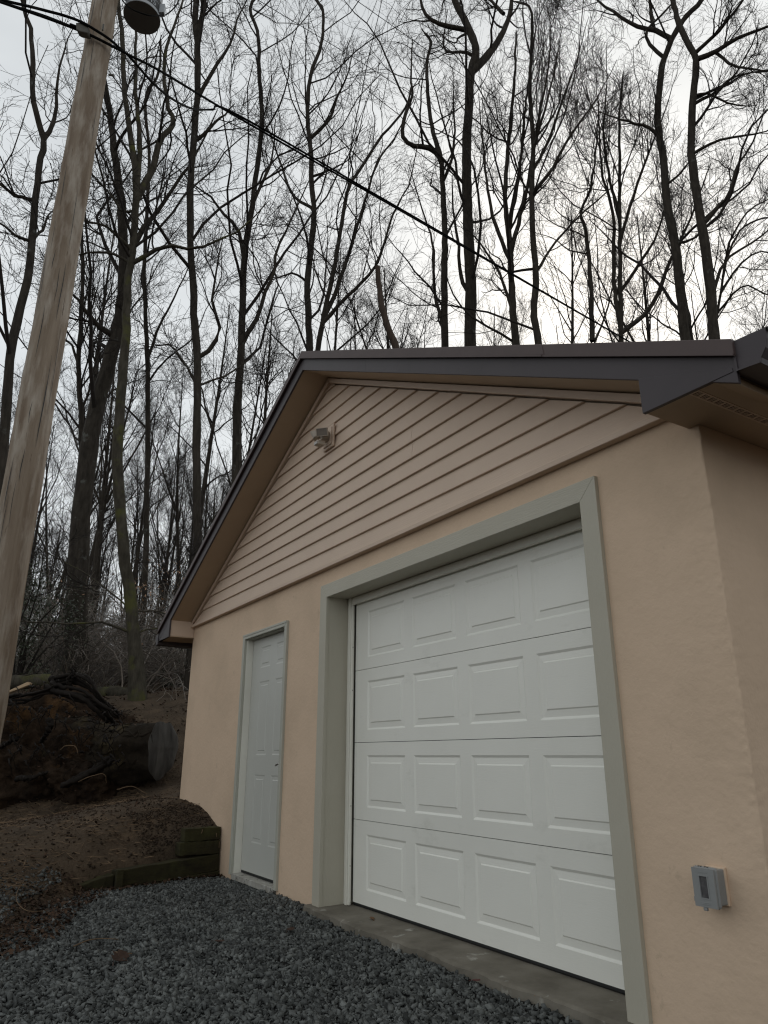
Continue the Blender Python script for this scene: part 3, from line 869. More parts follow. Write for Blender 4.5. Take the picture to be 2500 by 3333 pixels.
# ------------------------------------------------------------------ utility pole, transformer, cables
HDP = 6.3308
PX, PY = -1.0405, -2.215
pz0 = gz(PX, PY)
POLE = thing('utility_pole', 'tall weathered round wooden utility pole at the left', 'utility pole', (PX, PY, pz0))
zz = np.linspace(pz0 - .3, 11.2, 60)
pr = np.interp(zz, [0, 11], [.158, .118])
m_ = MB()
vv, ff = [], []
S = 40
prn = np.random.default_rng(3)
flat = prn.normal(size=(60, S)) * .0016
for k in range(60):
    for i in range(S):
        a = 2 * math.pi * i / S
        rr_ = pr[k] + flat[k, i] + .003 * math.sin(3 * a + zz[k] * .7) + .002 * math.sin(zz[k] * 4 + a)
        vv.append((PX + rr_ * math.cos(a) + .006 * math.sin(zz[k] * .6), PY + rr_ * math.sin(a), zz[k]))
for k in range(59):
    for i in range(S): ff.append((k * S + i, k * S + (i + 1) % S, (k + 1) * S + (i + 1) % S, (k + 1) * S + i))
ff.append(tuple(range(59 * S, 60 * S)))
m_.add(vv, ff)
part('pole_shaft', m_, 'pole', POLE, smooth=True)
m_ = MB()
p = at_hdist(353, 243, HDP - .02); m_.tube([p, p + np.array([.02, .05, 0])], .012, 8)
part('bolt', m_, 'clamp', POLE); m_ = MB()
p = at_hdist(334, 98, HDP - .15); m_.tube([p, p + np.array([0, 0, .08])], .009, 8)
part('bolt', m_, 'clamp', POLE)
# drying cracks and scars standing in the grain
ck = np.random.default_rng(8)
a_cam = math.atan2(CAM[1] - PY, CAM[0] - PX)
for k in range(26):
    zc_, ln_, wd_ = ck.uniform(2.0, 8.6), ck.uniform(.15, .9), ck.uniform(.0012, .0032)
    an = a_cam + ck.uniform(-1.2, 1.2)
    vs_, n_ = [], 9
    for i in range(n_):
        t_c = i / (n_ - 1)
        z_ = zc_ + (t_c - .5) * ln_
        w_c = wd_ * math.sin(math.pi * min(max(t_c, .02), .98)) + .0004
        rr_ = float(np.interp(z_, [0, 11], [.158, .118])) + .0052
        a_i = an + .02 * math.sin(t_c * 5 + k)
        for sgn in (-1, 1):
            b_i = a_i + sgn * w_c / rr_
            vs_.append((PX + rr_ * math.cos(b_i) + .006 * math.sin(z_ * .6), PY + rr_ * math.sin(b_i), z_))
    part('crack', MB().add(vs_, [(2 * i, 2 * i + 1, 2 * i + 3, 2 * i + 2) for i in range(n_ - 1)]), 'black', POLE)
TRF = at_hdist(462, 58, HDP + .12)
TANK = thing('pole_transformer', 'grey cylindrical pole transformer with dark round bottom beside the pole', 'transformer', tuple(TRF))
tr = .198
a = np.linspace(0, 2 * math.pi, 48, endpoint=False)
m_ = MB().tube([TRF + np.array([0, 0, z]) for z in (.002, .03, .031, .5, .95)], [tr, tr, tr - .006, tr - .006, tr - .006], 48); part('tank', m_, 'tank', TANK, smooth=False)
m_ = MB().tube([TRF + np.array([0, 0, z]) for z in (-.004, .0015)], [tr - .002, tr - .002], 48); part('tank_bottom', m_, 'tank_bottom', TANK)
m_ = MB().tube([TRF + np.array([0, 0, z]) for z in (.951, .99, 1.03)], [tr + .01, tr + .005, tr * .5], 48); part('tank_lid', m_, 'tank', TANK)
dirp = np.array([PX, PY, 0]) - np.array([TRF[0], TRF[1], 0]); dirp /= np.linalg.norm(dirp)
for z in (.12, .68):
    side = np.array([-dirp[1], dirp[0], 0])
    c = TRF + np.array([0, 0, z])
    q1 = c + dirp * (tr - .01); q2 = np.array([PX, PY, c[2]]) - dirp * .12
    m_ = MB().prism([q1 + side * .04, q2 + side * .04, q2 - side * .04, q1 - side * .04], (0, 0, .06)); part('mounting_bracket', m_, 'tank', TANK)
for z in (.05, .36, .66):
    vw = np.array([_r[0], _r[1], 0]); c = TRF + np.array([0, 0, z])
    q1 = c + vw * (tr - .008)
    side = np.array([-vw[1], vw[0], 0])
    m_ = MB().prism([q1 + side * .03, q1 + vw * .055 + side * .03, q1 + vw * .06 - side * .03, q1 - side * .03], (0, 0, .13)); part('lug', m_, 'tank', TANK, bev=.004)
# stencilled plate, lettering bent round the tank
cam_dir = CAM - TRF; a_c = math.atan2(cam_dir[1], cam_dir[0]) + .55


def wrap_pt(s, z, out=.002):
    an = a_c + s / tr
    return (TRF[0] + (tr - .006 + out) * math.cos(an), TRF[1] + (tr - .006 + out) * math.sin(an), TRF[2] + z)


def wrap_rect(mb, s0, s1, z0, z1, out):
    n = 10
    v = [wrap_pt(s0 + (s1 - s0) * i / n, z, out) for i in range(n + 1) for z in (z0, z1)]
    mb.add(v, [(2 * i, 2 * i + 2, 2 * i + 3, 2 * i + 1) for i in range(n)])


plate = MB()
wrap_rect(plate, -.125, .125, .050, .150, .0012)
wrap_rect(plate, -.06, .125, .158, .225, .0012)
part('stencil_plate', plate, 'black', TANK)


def letters(text, s0, z0, size, matn):
    cu = bpy.data.curves.new('lettering', 'FONT'); cu.body = text; cu.size = size; cu.resolution_u = 3
    ob = bpy.data.objects.new('tmp', cu); COL.objects.link(ob)
    dg = bpy.context.evaluated_depsgraph_get(); dg.update()
    me = bpy.data.meshes.new_from_object(ob.evaluated_get(dg))
    bpy.data.objects.remove(ob)
    for v in me.vertices: v.co = wrap_pt(s0 + v.co.x, z0 + v.co.y, .0035)
    link('lettering', me, M[matn], TANK)


letters('MS', -.105, .062, .108, 'tank')
letters('D', -.03, .166, .07, 'tank')


def smooth_path(pts, n):
    P = np.array(pts, float); K = len(P)
    t = np.concatenate([[0], np.cumsum(np.linalg.norm(np.diff(P, axis=0), axis=1) ** .5)])
    tt = np.linspace(0, t[-1], n)
    out = np.zeros((n, 3))
    Pe = np.vstack([2 * P[0] - P[1], P, 2 * P[-1] - P[-2]]); te = np.concatenate([[t[0] - (t[1] - t[0])], t, [t[-1] + t[-1] - t[-2]]])
    for i, x in enumerate(tt):
        k = min(np.searchsorted(t, x, side='right') - 1, K - 2) + 1
        p0, p1, p2, p3 = Pe[k - 1], Pe[k], Pe[k + 1], Pe[k + 2]
        t0, t1, t2, t3 = te[k - 1], te[k], te[k + 1], te[k + 2]
        a1 = (t1 - x) / (t1 - t0) * p0 + (x - t0) / (t1 - t0) * p1; a2 = (t2 - x) / (t2 - t1) * p1 + (x - t1) / (t2 - t1) * p2; a3 = (t3 - x) / (t3 - t2) * p2 + (x - t2) / (t3 - t2) * p3
        b1 = (t2 - x) / (t2 - t0) * a1 + (x - t0) / (t2 - t0) * a2; b2 = (t3 - x) / (t3 - t1) * a2 + (x - t1) / (t3 - t1) * a3
        out[i] = (t2 - x) / (t2 - t1) * b1 + (x - t1) / (t2 - t1) * b2
    return out


def cable(name, pts, r, label, n=80, cat='cable', extra=None):
    m_ = MB().tube(smooth_path(pts, n), r, 8)
    o = link(name, m_.mesh(name), M['cable'], smooth=True)
    return tag(o, label, cat)


HF = HDP - .16
END = at_depth(2420, 1325.5, 24)
A0 = at_hdist(500, 219, HF + .25)
line_end = at_depth(2019, 1096, 16)
main_pts = [at_hdist(-160, -50, HF + .7), at_hdist(0, 6, HF + .35), at_hdist(150, 58, HF + .12), at_hdist(243, 93, HF), at_hdist(302, 118, HF), at_hdist(369, 152, HF), at_hdist(424, 181, HF + .06), A0]
join = at_depth(738, 361, 9.4)
m_pts = main_pts + [join, at_depth(1250, 655, 11.2), at_depth(1620, 867, 13.2), line_end, at_depth(2200, 1199.5, 19), END]
cable('service_cable', m_pts, .014, 'thick black service cable running from the pole down behind the roof', 160)
off = np.array([.012, .0, .024])
loop = [at_hdist(-160, -70, HF + .7), at_hdist(0, -3, HF + .35), at_hdist(100, 22, HF + .15), at_hdist(150, 35, HF), at_hdist(213, 52, HF - .03), at_hdist(268, 73, HF - .05), at_hdist(319, 103, HF - .04), at_hdist(361, 131, HF - .03), at_hdist(384, 152, HF), at_hdist(414, 177, HF + .1),
        at_hdist(488, 260, HF + .5), at_hdist(542, 309, HF + .9), at_hdist(624, 353, HF + 1.6), at_hdist(690, 357, HF + 2.1), join + off * .6,
        at_depth(1250, 652, 11.2) + off * .5, at_depth(1620, 865, 13.2) + off * .3, line_end + off * .3, END + off]
cable('drip_loop_cable', loop, .014, 'black cable that sags in a loop right of the pole before joining', 170)
pp_ = [at_hdist(-160, -62, HF + .72), at_hdist(0, 2, HF + .37), at_hdist(150, 51, HF + .14), at_hdist(240, 87, HF + .02)]
cable('messenger_wire', pp_, .005, 'thin bare wire just above the lower cable left of the clamp', 24, 'wire')
c0 = at_hdist(271, 99, HF - .01)
CL = thing('cable_clamp', 'rough brown cable clamp block on the lower cable beside the pole', 'clamp', tuple(c0))
dx = at_hdist(302, 118, HF) - at_hdist(243, 93, HF); dx /= np.linalg.norm(dx)
up_ = np.cross(np.cross(dx, _f), dx) if False else np.cross(dx, np.array([_f[0], _f[1], 0]) / math.hypot(_f[0], _f[1]))
up_ /= np.linalg.norm(up_)
pts2 = [(-.062, -.030), (-.05, .055), (-.02, .062), (.055, .040), (.066, .02), (.058, -.040), (.03, -.062), (-.03, -.050)]
m_ = MB().prism([c0 + dx * a_ + up_ * -b_ - np.array([_f[0], _f[1], 0]) * .035 for a_, b_ in pts2], np.array([_f[0], _f[1], 0]) * .08)
part('clamp_body', m_, 'clamp', CL, bev=.008)
m_ = MB().tube([c0 - dx * .13, c0 - dx * .05], [.017, .022], 8); part('clamp_sleeve', m_, 'cable', CL)
cable('tank_lead', [at_hdist(392, -8, HDP), at_hdist(410, 15, HDP), at_hdist(440, 35, HDP - .1), at_hdist(480, 49, HDP - .12), at_hdist(520, 51, HDP - .02), at_hdist(545, 45, HDP + .2), at_hdist(575, 15, HDP + .4), at_hdist(590, -20, HDP + .5)], .0075,
      'thin black lead hanging in an arc under the transformer', 40, 'wire')
for pts, lab in [([(600, -150, 9), (840, 0, 10), (1250, 250, 12), (1768, 600, 18), (2300, 975, 30)], 'lower of two thin overhead wires crossing the sky to the right'),
                 ([(900, -180, 9), (1158, 0, 10.5), (1543, 270, 13), (2066, 624, 19), (2560, 965, 30)], 'upper of two thin overhead wires crossing the sky to the right')]:
    cable('overhead_wire', [at_depth(*p) for p in pts], .0048, lab, 50, 'wire')

# ------------------------------------------------------------------ retaining wall of timbers
wall_t = thing('retaining_wall', 'low mossy timber retaining wall holding the dirt bank left of the grey door', 'retaining wall', (-1.75, -.5, -.09))


def timber(p0, p1, z0, z1, th=.12, jit=.004, name='timber', tilt=0.0):
    p0, p1 = np.array(p0, float), np.array(p1, float)
    d = (p1 - p0) / np.linalg.norm(p1 - p0)
    n_ = np.array([d[1], -d[0]])
    if n_[0] < 0: n_ = -n_
    K = 14
    vs_, fs_ = [], []
    r = np.random.default_rng(abs(int(z0 * 1000)) + int(abs(p1[1]) * 100))
    for k in range(K):
        c = p0 + (p1 - p0) * k / (K - 1)
        zt = z1 + tilt * k / (K - 1)
        for a_, b_ in ((0, z0), (0, zt), (-th, zt), (-th, z0)):
            j = r.uniform(-jit, jit, 3)
            vs_.append((c[0] + n_[0] * (a_) + j[0], c[1] + n_[1] * a_ + j[1], b_ + j[2] + (tilt * k / (K - 1) if b_ == z0 else 0)))
    for k in range(K - 1):
        for i in range(4): fs_.append((k * 4 + i, k * 4 + (i + 1) % 4, k * 4 + 4 + (i + 1) % 4, k * 4 + 4 + i))
    fs_ += [(0, 1, 2, 3), ((K - 1) * 4 + 3, (K - 1) * 4 + 2, (K - 1) * 4 + 1, (K - 1) * 4)]
    return part(name, MB().add(vs_, fs_), 'timber', wall_t, bev=.006)


timber((-1.795, -.012), (-1.775, -.36), .225, .335)
timber((-1.785, -.012), (-1.765, -.40), .110, .222)
timber((-1.775, -.012), (-1.56, -.98), -.03, .107, tilt=-.05)
timber((-1.765, -.012), (-1.555, -.99), -.20, -.034, tilt=-.03)
timber((-1.585, -1.0), (-1.54, -1.33), -.16, .03, tilt=-.07)
m_ = MB().box(-1.545, -1.485, -1.0, -.945, -.2, .075); part('stake', m_, 'timber', wall_t, bev=.006)
m_ = MB()
m_.tube([(-1.777, -.06, .285), (-1.770, -.062, .27), (-1.772, -.06, .255)], .003, 6); m_.tube([(-1.765, -.03, .16), (-1.765, -.03, .215)], .003, 6); m_.tube([(-1.768, -.20, .325), (-1.766, -.205, .30), (-1.768, -.212, .292)], .004, 6)
part('hook', m_, 'straw', wall_t)

# ------------------------------------------------------------------ fallen log with root plate
LF = at_depth(528, 2440, 9.5)
h_view = np.array([_f[0], _f[1], 0]) / math.hypot(_f[0], _f[1])
vdir = LF - CAM; vdir[2] = 0; vdir /= np.linalg.norm(vdir)
lat = np.array([vdir[1], -vdir[0], 0])             # right in view
axis_l = -lat * .80 + vdir * .60                    # away from the cut face
LOG = thing('fallen_log', 'huge fallen log with weathered cut end and torn roots left of the garage', 'log', tuple(LF - np.array([0, 0, .42])))
fu = np.cross(axis_l, (0, 0, 1)); fu /= np.linalg.norm(fu)
from mathutils import noise as mnoise


def rough(p, f, amp, seed=0.0):
    q = Vector((p[0] * f + seed, p[1] * f - seed, p[2] * f + 2 * seed))
    return amp * mnoise.fractal(q, 0.7, 2.1, 6)


K, S = 46, 72
lr = np.random.default_rng(21)
vs_, fs_ = [], []
for k in range(K):
    t = k / (K - 1)
    c = LF + axis_l * (t * 2.3) + np.array([0, 0, -.06 * math.sin(t * 3) + .22 * max(0, t - .4)])
    for i in range(S):
        an = 2 * math.pi * i / S
        r_ = (.35 + .18 * t ** 2) * (1 + .06 * math.sin(3 * an + 1) + .05 * math.cos(an - 1.2) + .03 * math.sin(7 * an + t * 3))
        if math.sin(an) < -.3: r_ *= 1 + .16 * (-.3 - math.sin(an))
        d = fu * math.cos(an) * .9 + np.array([0, 0, 1]) * math.sin(an)
        p = c + d * r_
        p = p + d * (rough(p, 2.2, .05, 3.1) + rough(p, 9, .022, 7.7)) * (1 if k else .5)
        vs_.append(p)
for k in range(K - 1):
    for i in range(S): fs_.append((k * S + i, k * S + (i + 1) % S, (k + 1) * S + (i + 1) % S, (k + 1) * S + i))
part('log_bark', MB().add(vs_, fs_), 'bark_log', LOG, smooth=True)
rd = MB()
for j in range(70):
    i0 = lr.integers(0, S); k0 = int(lr.integers(0, K - 14)); kn = int(lr.integers(7, 14))
    pth = []
    for k in range(k0, k0 + kn):
        q = np.array(vs_[k * S + int(i0 + lr.integers(-1, 2)) % S]); cen = LF + axis_l * (k / (K - 1) * 2.3)
        d = q - cen; d /= np.linalg.norm(d)
        pth.append(q + d * lr.uniform(-.004, .008))
    rd.tube(pth, lr.uniform(.010, .022) * np.sin(np.linspace(.35, 2.8, kn)), 5)
o = part('bark_ridge', rd, 'bark_log', LOG); o['kind'] = 'stuff'
cut = [np.array(vs_[i]) for i in range(S)]
cc = sum(cut) / S
rings = [1.0, .96, .8, .6, .4, .2, .06]
cvs, nr_ = [], len(rings)
for ri, r_ in enumerate(rings):
    for p in cut:
        q = cc + (p - cc) * r_
        off_ = -.035 * (1 - r_ ** 3) + (rough(q * np.array([1, 1, .35]), 9, .012, 1.3) if 0 < ri else 0)
        cvs.append(q + axis_l * off_)
cfs = [(r_ * S + i, r_ * S + (i + 1) % S, (r_ + 1) * S + (i + 1) % S, (r_ + 1) * S + i) for r_ in range(nr_ - 1) for i in range(S)] + [tuple(range((nr_ - 1) * S, nr_ * S))]
part('cut_face', MB().add(cvs, cfs), 'cut', LOG, smooth=True)

RB = at_depth(175, 2385, 9.75)
ROOT = thing('root_mound', 'dark earth root mound bristling with torn roots left of the fallen log', 'root mound', (RB[0], RB[1], gz(RB[0], RB[1])))


def blob(c, rx, ry, rz, seed, n1=170, n2=90, amp=.12):
    r = np.random.default_rng(seed)
    vs_, fs_ = [], []
    ph = r.uniform(0, 6.28, (9, 3)); fr = r.uniform(1.5, 8, (9, 3))
    for j in range(n2 + 1):
        th = math.pi * j / n2 * .62
        for i in range(n1):
            an = 2 * math.pi * i / n1
            d = np.array([math.sin(th) * math.cos(an), math.sin(th) * math.sin(an), math.cos(th)])
            a_ = 1 + amp * sum(math.sin(fr[q_] @ (d * 1.6) + ph[q_, 0]) for q_ in range(9)) / 3 
            p = np.array(c) + (lat * d[0] * rx + vdir * d[1] * ry) * a_ + np.array([0, 0, d[2] * rz * a_])
            o_ = (lat * d[0] + vdir * d[1] + np.array([0, 0, d[2]]))
            vs_.append(p + o_ * (rough(p, 1.8, .10, seed) + rough(p, 6, .07, seed + 4) + rough(p, 17, .04, seed + 8)))
    for j in range(n2):
        for i in range(n1): fs_.append((j * n1 + i, j * n1 + (i + 1) % n1, (j + 1) * n1 + (i + 1) % n1, (j + 1) * n1 + i))
    return MB().add(vs_, fs_)


cb = at_depth(120, 2560, 10.1)
part('soil_mass', blob(cb, 1.15, .85, 1.25, 4, amp=.13), 'clay', ROOT, smooth=True)
cb2 = at_depth(330, 2540, 9.9)
part('soil_mass', blob(cb2, .75, .6, .85, 9, amp=.13), 'clay', ROOT, smooth=True)


def root_px(pts, r0, r1, jit=.03, seed=0):
    r = np.random.default_rng(seed)
    n_ = 26 if r0 > .02 else 12
    P = smooth_path([at_depth(*p) for p in pts], n_) + r.normal(size=(n_, 3)) * jit * (.35 if r0 > .02 else .2)
    m_ = MB().tube(P, np.linspace(r0, r1, n_) * (1 + r.uniform(-.10, .10, n_)), 10 if r0 > .02 else 5)
    if r0 > .02:
        m_.v = [tuple(np.array(q) + np.array([rough(q, 14, r0 * .35, 1), rough(q, 14, r0 * .35, 5), rough(q, 14, r0 * .35, 9)])) for q in m_.v]
    part('root', m_, 'root', ROOT, smooth=True)


def root_bundle(pts, r0, r1, n, seed):
    r = np.random.default_rng(seed + 500)
    for k in range(n):
        o = r.normal(size=3) * np.array([r0 * 130, r0 * 130, r0 * .5])
        e = r.normal(size=(len(pts), 2)) * 6
        root_px([(p[0] + o[0] + e[i, 0], p[1] + o[1] + e[i, 1], p[2] + o[2]) for i, p in enumerate(pts)], r0 * r.uniform(.3, .62), r1 * r.uniform(.2, .6), .02, seed * 31 + k)


root_bundle([(160, 2235, 9.3), (200, 2250, 9.2), (270, 2268, 9.1), (330, 2310, 9.1), (375, 2350, 9.2)], .075, .055, 7, 1)
root_bundle([(185, 2215, 9.3), (240, 2200, 9.3), (285, 2225, 9.2), (320, 2275, 9.2), (350, 2310, 9.2)], .05, .03, 6, 2)
root_bundle([(170, 2250, 9.2), (120, 2262, 9.2), (70, 2270, 9.2), (10, 2280, 9.3), (-40, 2290, 9.4)], .05, .03, 5, 3)
root_px([(165, 2345, 8.9), (160, 2370, 8.85), (148, 2395, 8.85), (130, 2415, 8.9)], .04, .022, seed=4)
root_bundle([(230, 2230, 9.2), (225, 2200, 9.2), (232, 2180, 9.2)], .045, .02, 4, 5)
root_bundle([(205, 2556, 8.7), (260, 2535, 8.8), (320, 2505, 8.9), (365, 2478, 9.1)], .055, .08, 6, 6)
root_px([(0, 2430, 9), (30, 2415, 9), (60, 2400, 9.1)], .03, .02, seed=7)
root_px([(60, 2535, 8.7), (110, 2530, 8.6), (150, 2512, 8.7)], .03, .015, seed=8)
rr2 = np.random.default_rng(77)
for k in range(90):
    u0, v0 = rr2.uniform(20, 400), rr2.uniform(2215, 2480)
    if u0 > 260: v0 = rr2.uniform(2300, 2500)
    d0 = 9.05 + rr2.uniform(-.1, .2)
    du, dv = rr2.uniform(-45, 45), rr2.uniform(5, 70)
    root_px([(u0, v0, d0), (u0 + du * .4, v0 + dv * .3, d0 - .15), (u0 + du, v0 + dv, d0 - .12)], rr2.uniform(.006, .016), .003, seed=100 + k)
mat_keep = M['root']
M['root'] = M['straw']
root_px([(195, 2440, 8.8), (215, 2428, 8.75), (245, 2430, 8.75), (255, 2455, 8.75)], .006, .003, .01, seed=9)
root_px([(255, 2545, 8.6), (300, 2525, 8.55), (340, 2520, 8.55), (347, 2550, 8.55)], .006, .003, .01, seed=10)
root_px([(380, 2570, 8.5), (430, 2560, 8.5), (480, 2585, 8.5)], .006, .003, .01, seed=12)
M['root'] = mat_keep
pk = MB().prism([at_depth(10, 2256, 9.6), at_depth(90, 2219, 9.9), at_depth(102, 2222, 9.9), at_depth(100, 2228, 9.9), at_depth(12, 2262, 9.6)], vdir * .10)
o = link('split_plank', pk.mesh('split_plank'), M['plank']); bevel(o, .006); tag(o, 'pale split wood plank lying on the root mound beside the pole', 'plank')
ml = MB().tube(smooth_path([at_depth(-60, 2235, 11.2), at_depth(30, 2222, 11.2), at_depth(110, 2218, 11.3), at_depth(165, 2215, 11.4)], 16), np.linspace(.13, .10, 16) * (1 + .08 * rng.normal(size=16)), 12)
o = link('mossy_log', ml.mesh('mossy_log'), M['bark_moss'], smooth=True); tag(o, 'mossy log lying behind the pale plank beside the pole', 'log')
ml = MB().tube(smooth_path([at_depth(320, 2262, 13.0), at_depth(370, 2258, 13.0), at_depth(430, 2262, 13.1), at_depth(480, 2275, 13.2)], 16), np.linspace(.14, .11, 16) * (1 + .08 * rng.normal(size=16)), 12)
o = link('mossy_log', ml.mesh('mossy_log'), M['bark_moss'], smooth=True); tag(o, 'mossy log on the forest floor behind the huge fallen log', 'log')
sp = blob(at_depth(30, 2372, 10.2), .22, .2, .16, 31, 24, 10, .15)
o = link('white_patch', sp.mesh('white_patch'), M['white_lump'], smooth=True); tag(o, 'small bright white patch glimpsed beside the root mound at the pole', 'white_lump')  # small plain white lump, material not known

# ------------------------------------------------------------------ leaf litter, straw, clods on the bank
def scatter_quads(P, L, W, r, bend=.35, tilt=.6):
    N = len(P)
    yaw = r.uniform(0, 6.28, N); tl = r.normal(0, tilt, N); tr_ = r.normal(0, tilt, N)
    ax = np.stack([np.cos(yaw), np.sin(yaw), np.sin(tl)], 1); ax /= np.linalg.norm(ax, axis=1)[:, None]
    sd = np.stack([-np.sin(yaw), np.cos(yaw), np.sin(tr_)], 1); sd /= np.linalg.norm(sd, axis=1)[:, None]
    up = np.cross(ax, sd)
    c = P
    v = np.stack([c - ax * L[:, None], c - sd * W[:, None] * .9 - ax * L[:, None] * .1 + up * (bend * W)[:, None], c + ax * L[:, None] + up * (bend * L * .5)[:, None],
                  c + sd * W[:, None] + ax * L[:, None] * .1 + up * (bend * W)[:, None]], 1)
    idx = (np.arange(N) * 4)[:, None]
    t = np.concatenate([idx + np.array([[0, 1, 2]]), idx + np.array([[0, 2, 3]])])
    return v.reshape(-1, 3), t


def bank_points(n, x0, x1, y0, y1, r, cond):
    X = np.stack([r.uniform(x0, x1, n), r.uniform(y0, y1, n)], 1)
    s, t = signed_wall(X)
    return X[cond(X, s, t)]


r = np.random.default_rng(5)
not_in = lambda X: ~((X[:, 0] > -3.2) & (X[:, 1] > -.01) & (X[:, 1] < 7.8))
Xb = bank_points(12000, -7, .8, -3.2, 2.5, r, lambda X, s, t: (s > -.05) & not_in(X))
Lf = r.uniform(.005, .017, len(Xb)) * (1 + .9 * (r.random(len(Xb)) < .06))
v1, t1 = scatter_quads(np.column_stack([Xb, ground(Xb) + .012]), Lf, Lf * r.uniform(.35, .6, len(Xb)), r)
# denser drift of leaves where the bank meets the gravel and along the timber foot
Xd = bank_points(30000, -1.9, 1.0, -3.0, 0, r, lambda X, s, t: (np.abs(s + .10) < .22 * (t > 2.9) + .09 * (t < 2.9)) & (s < np.where(t < 3, .0, .3)))
Xd = Xd[r.random(len(Xd)) < .55]
Ld = r.uniform(.008, .024, len(Xd))
zd = np.maximum(drive_z(Xd), ground(Xd)) + .022
v2, t2 = scatter_quads(np.column_stack([Xd, zd]), Ld, Ld * r.uniform(.35, .65, len(Xd)), r)
Xf = np.stack([r.uniform(-22, -5, 9000), r.uniform(-6, 9, 9000)], 1); Xf = Xf[not_in(Xf)]
Lg = r.uniform(.02, .045, len(Xf))
v3, t3 = scatter_quads(np.column_stack([Xf, ground(Xf) + .02]), Lg, Lg * .55, r)
V = np.vstack([v1, v2, v3]); Tt = np.vstack([t1, t2 + len(v1), t3 + len(v1) + len(v2)])
o = link('leaf_litter', np_mesh('leaf_litter', V, tris=Tt), M['leaf']); tag(o, 'dead brown leaf litter over the dirt bank and forest floor', 'leaves', kind='stuff')
Xs = bank_points(7000, -6, .2, -3.2, 0, r, lambda X, s, t: (s > .03) & not_in(X))
keep = vnoise(Xs, 2.2, 9) + .25 * r.normal(size=len(Xs)) > .05
Xs = Xs[keep]
Ls = r.uniform(.03, .09, len(Xs))
v1, t1 = scatter_quads(np.column_stack([Xs, ground(Xs) + .014]), Ls, np.full(len(Xs), .0026), r, .25, .22)
o = link('dead_grass', np_mesh('dead_grass', v1, tris=t1), M['straw']); tag(o, 'dead straw and pine needles strewn over the dirt bank', 'straw', kind='stuff')
Xc = bank_points(3500, -5, .6, -2.8, 0, r, lambda X, s, t: (s > .0) & not_in(X))
Xc2 = np.stack([r.uniform(-2.6, -1.85, 900), r.uniform(-.7, -.02, 900)], 1)
Xc = np.vstack([Xc, Xc2]); szc = np.where(np.arange(len(Xc)) >= len(Xc) - 900, r.uniform(.005, .014, len(Xc)), r.uniform(.005, .016, len(Xc)))
sv, sf = stones(np.column_stack([Xc, ground(Xc) + szc * .2]), szc, 8)
M['clod'] = material('clods', (0.06, 0.043, 0.03), (0.03, 0.022, 0.016), rough=0.95, scale=6, island=0.5)
o = link('dirt_clods', np_mesh('dirt_clods', sv, tris=sf), M['clod']); tag(o, 'small dirt clods and stones on the bank', 'clods', kind='stuff')

# single dead leaves one can pick out
def dead_leaf(p, size, yaw, label, col, tilt=.15):
    pts = [(-1, 0), (-.6, .35), (-.2, .28), (0, .55), (.25, .3), (.6, .4), (1, 0), (.6, -.38), (.3, -.28), (0, -.5), (-.25, -.3), (-.6, -.33)]
    vs_ = [(0, 0, .004)] + [(a_ * size * math.cos(yaw) - b_ * size * math.sin(yaw), a_ * size * math.sin(yaw) + b_ * size * math.cos(yaw), size * (.35 * abs(b_) + .18 * a_ * a_ + tilt * b_)) for a_, b_ in pts]
    n = len(pts)
    fs_ = [(0, 1 + i, 1 + (i + 1) % n) for i in range(n)]
    vs_ += [(-1.0 * size * math.cos(yaw), -1.0 * size * math.sin(yaw), size * .18), (-1.7 * size * math.cos(yaw + .15), -1.7 * size * math.sin(yaw + .15), .002), (-1.7 * size * math.cos(yaw + .2), -1.7 * size * math.sin(yaw + .2), .006)]
    fs_.append((n + 1, n + 2, n + 3))
    me = bpy.data.meshes.new('dead_leaf'); me.from_pydata(vs_, [], fs_); me.update()
    o = link('dead_leaf', me, col)
    o.location = p
    sol = o.modifiers.new('thickness', 'SOLIDIFY'); sol.thickness = .0015
    tag(o, label, 'leaf')


lt = material('tan_leaf', (0.17, 0.095, 0.05), (0.11, 0.06, 0.03), rough=.8, scale=20)
lb = material('dark_leaf', (0.065, 0.04, 0.03), (0.04, 0.026, 0.02), rough=.8, scale=20)
p = hit(1212, 2992, 2, -.028); dead_leaf(p, .035, 2.6, 'dry tan leaf lying on the concrete by the big white door', lt)
p = hit(945, 3028, 2, -.06); dead_leaf(p, .045, 2.2, 'flat reddish brown leaf on gravel before the wall between the doors', lb)
p = hit(390, 3122, 2, -.058); dead_leaf(p, .085, 2.5, 'long dark curled leaf on gravel at the lower left', lb, .5)
p = hit(1550, 3193, 2, -.058); dead_leaf(p, .022, 1.0, 'small dark red leaf at the gravel edge of the concrete', material('red_leaf', (0.09, 0.025, 0.02), rough=.7))
p = hit(1760, 3247, 2, -.05); dead_leaf(p, .016, .4, 'tiny orange leaf at the concrete edge near bottom', material('orange_leaf', (0.30, 0.13, 0.04), rough=.7))
p = hit(715, 3065, 2, -.058); dead_leaf(p, .03, .9, 'brownish grey leaf half sunk in the gravel at mid drive', lb)
def stick(pts, r0, r1, label):
    m_ = MB().tube(smooth_path(pts, 16), np.linspace(r0, r1, 16), 6)
    o = link('dry_stick', m_.mesh('dry_stick'), M['straw'], smooth=True); tag(o, label, 'stick')
stick([hit(375, 3099, 2, -.05), hit(400, 3102, 2, -.048), hit(430, 3104, 2, -.05)], .004, .003, 'short pale stick on the gravel above the dark curled leaf')
stick([hit(240, 3080, 2, -.045), hit(290, 3060, 2, -.04), hit(330, 3055, 2, -.045), hit(385, 3057, 2, -.05)], .004, .002, 'thin bent twig among leaves at the gravel edge')
stick([hit(84, 2860, 2, .06), hit(55, 2905, 2, .03), hit(62, 2945, 2, .02), hit(90, 2965, 2, 0), hit(150, 2965, 2, -.03)], .0035, .002, 'curved thin vine stem lying on the bank slope at the left')

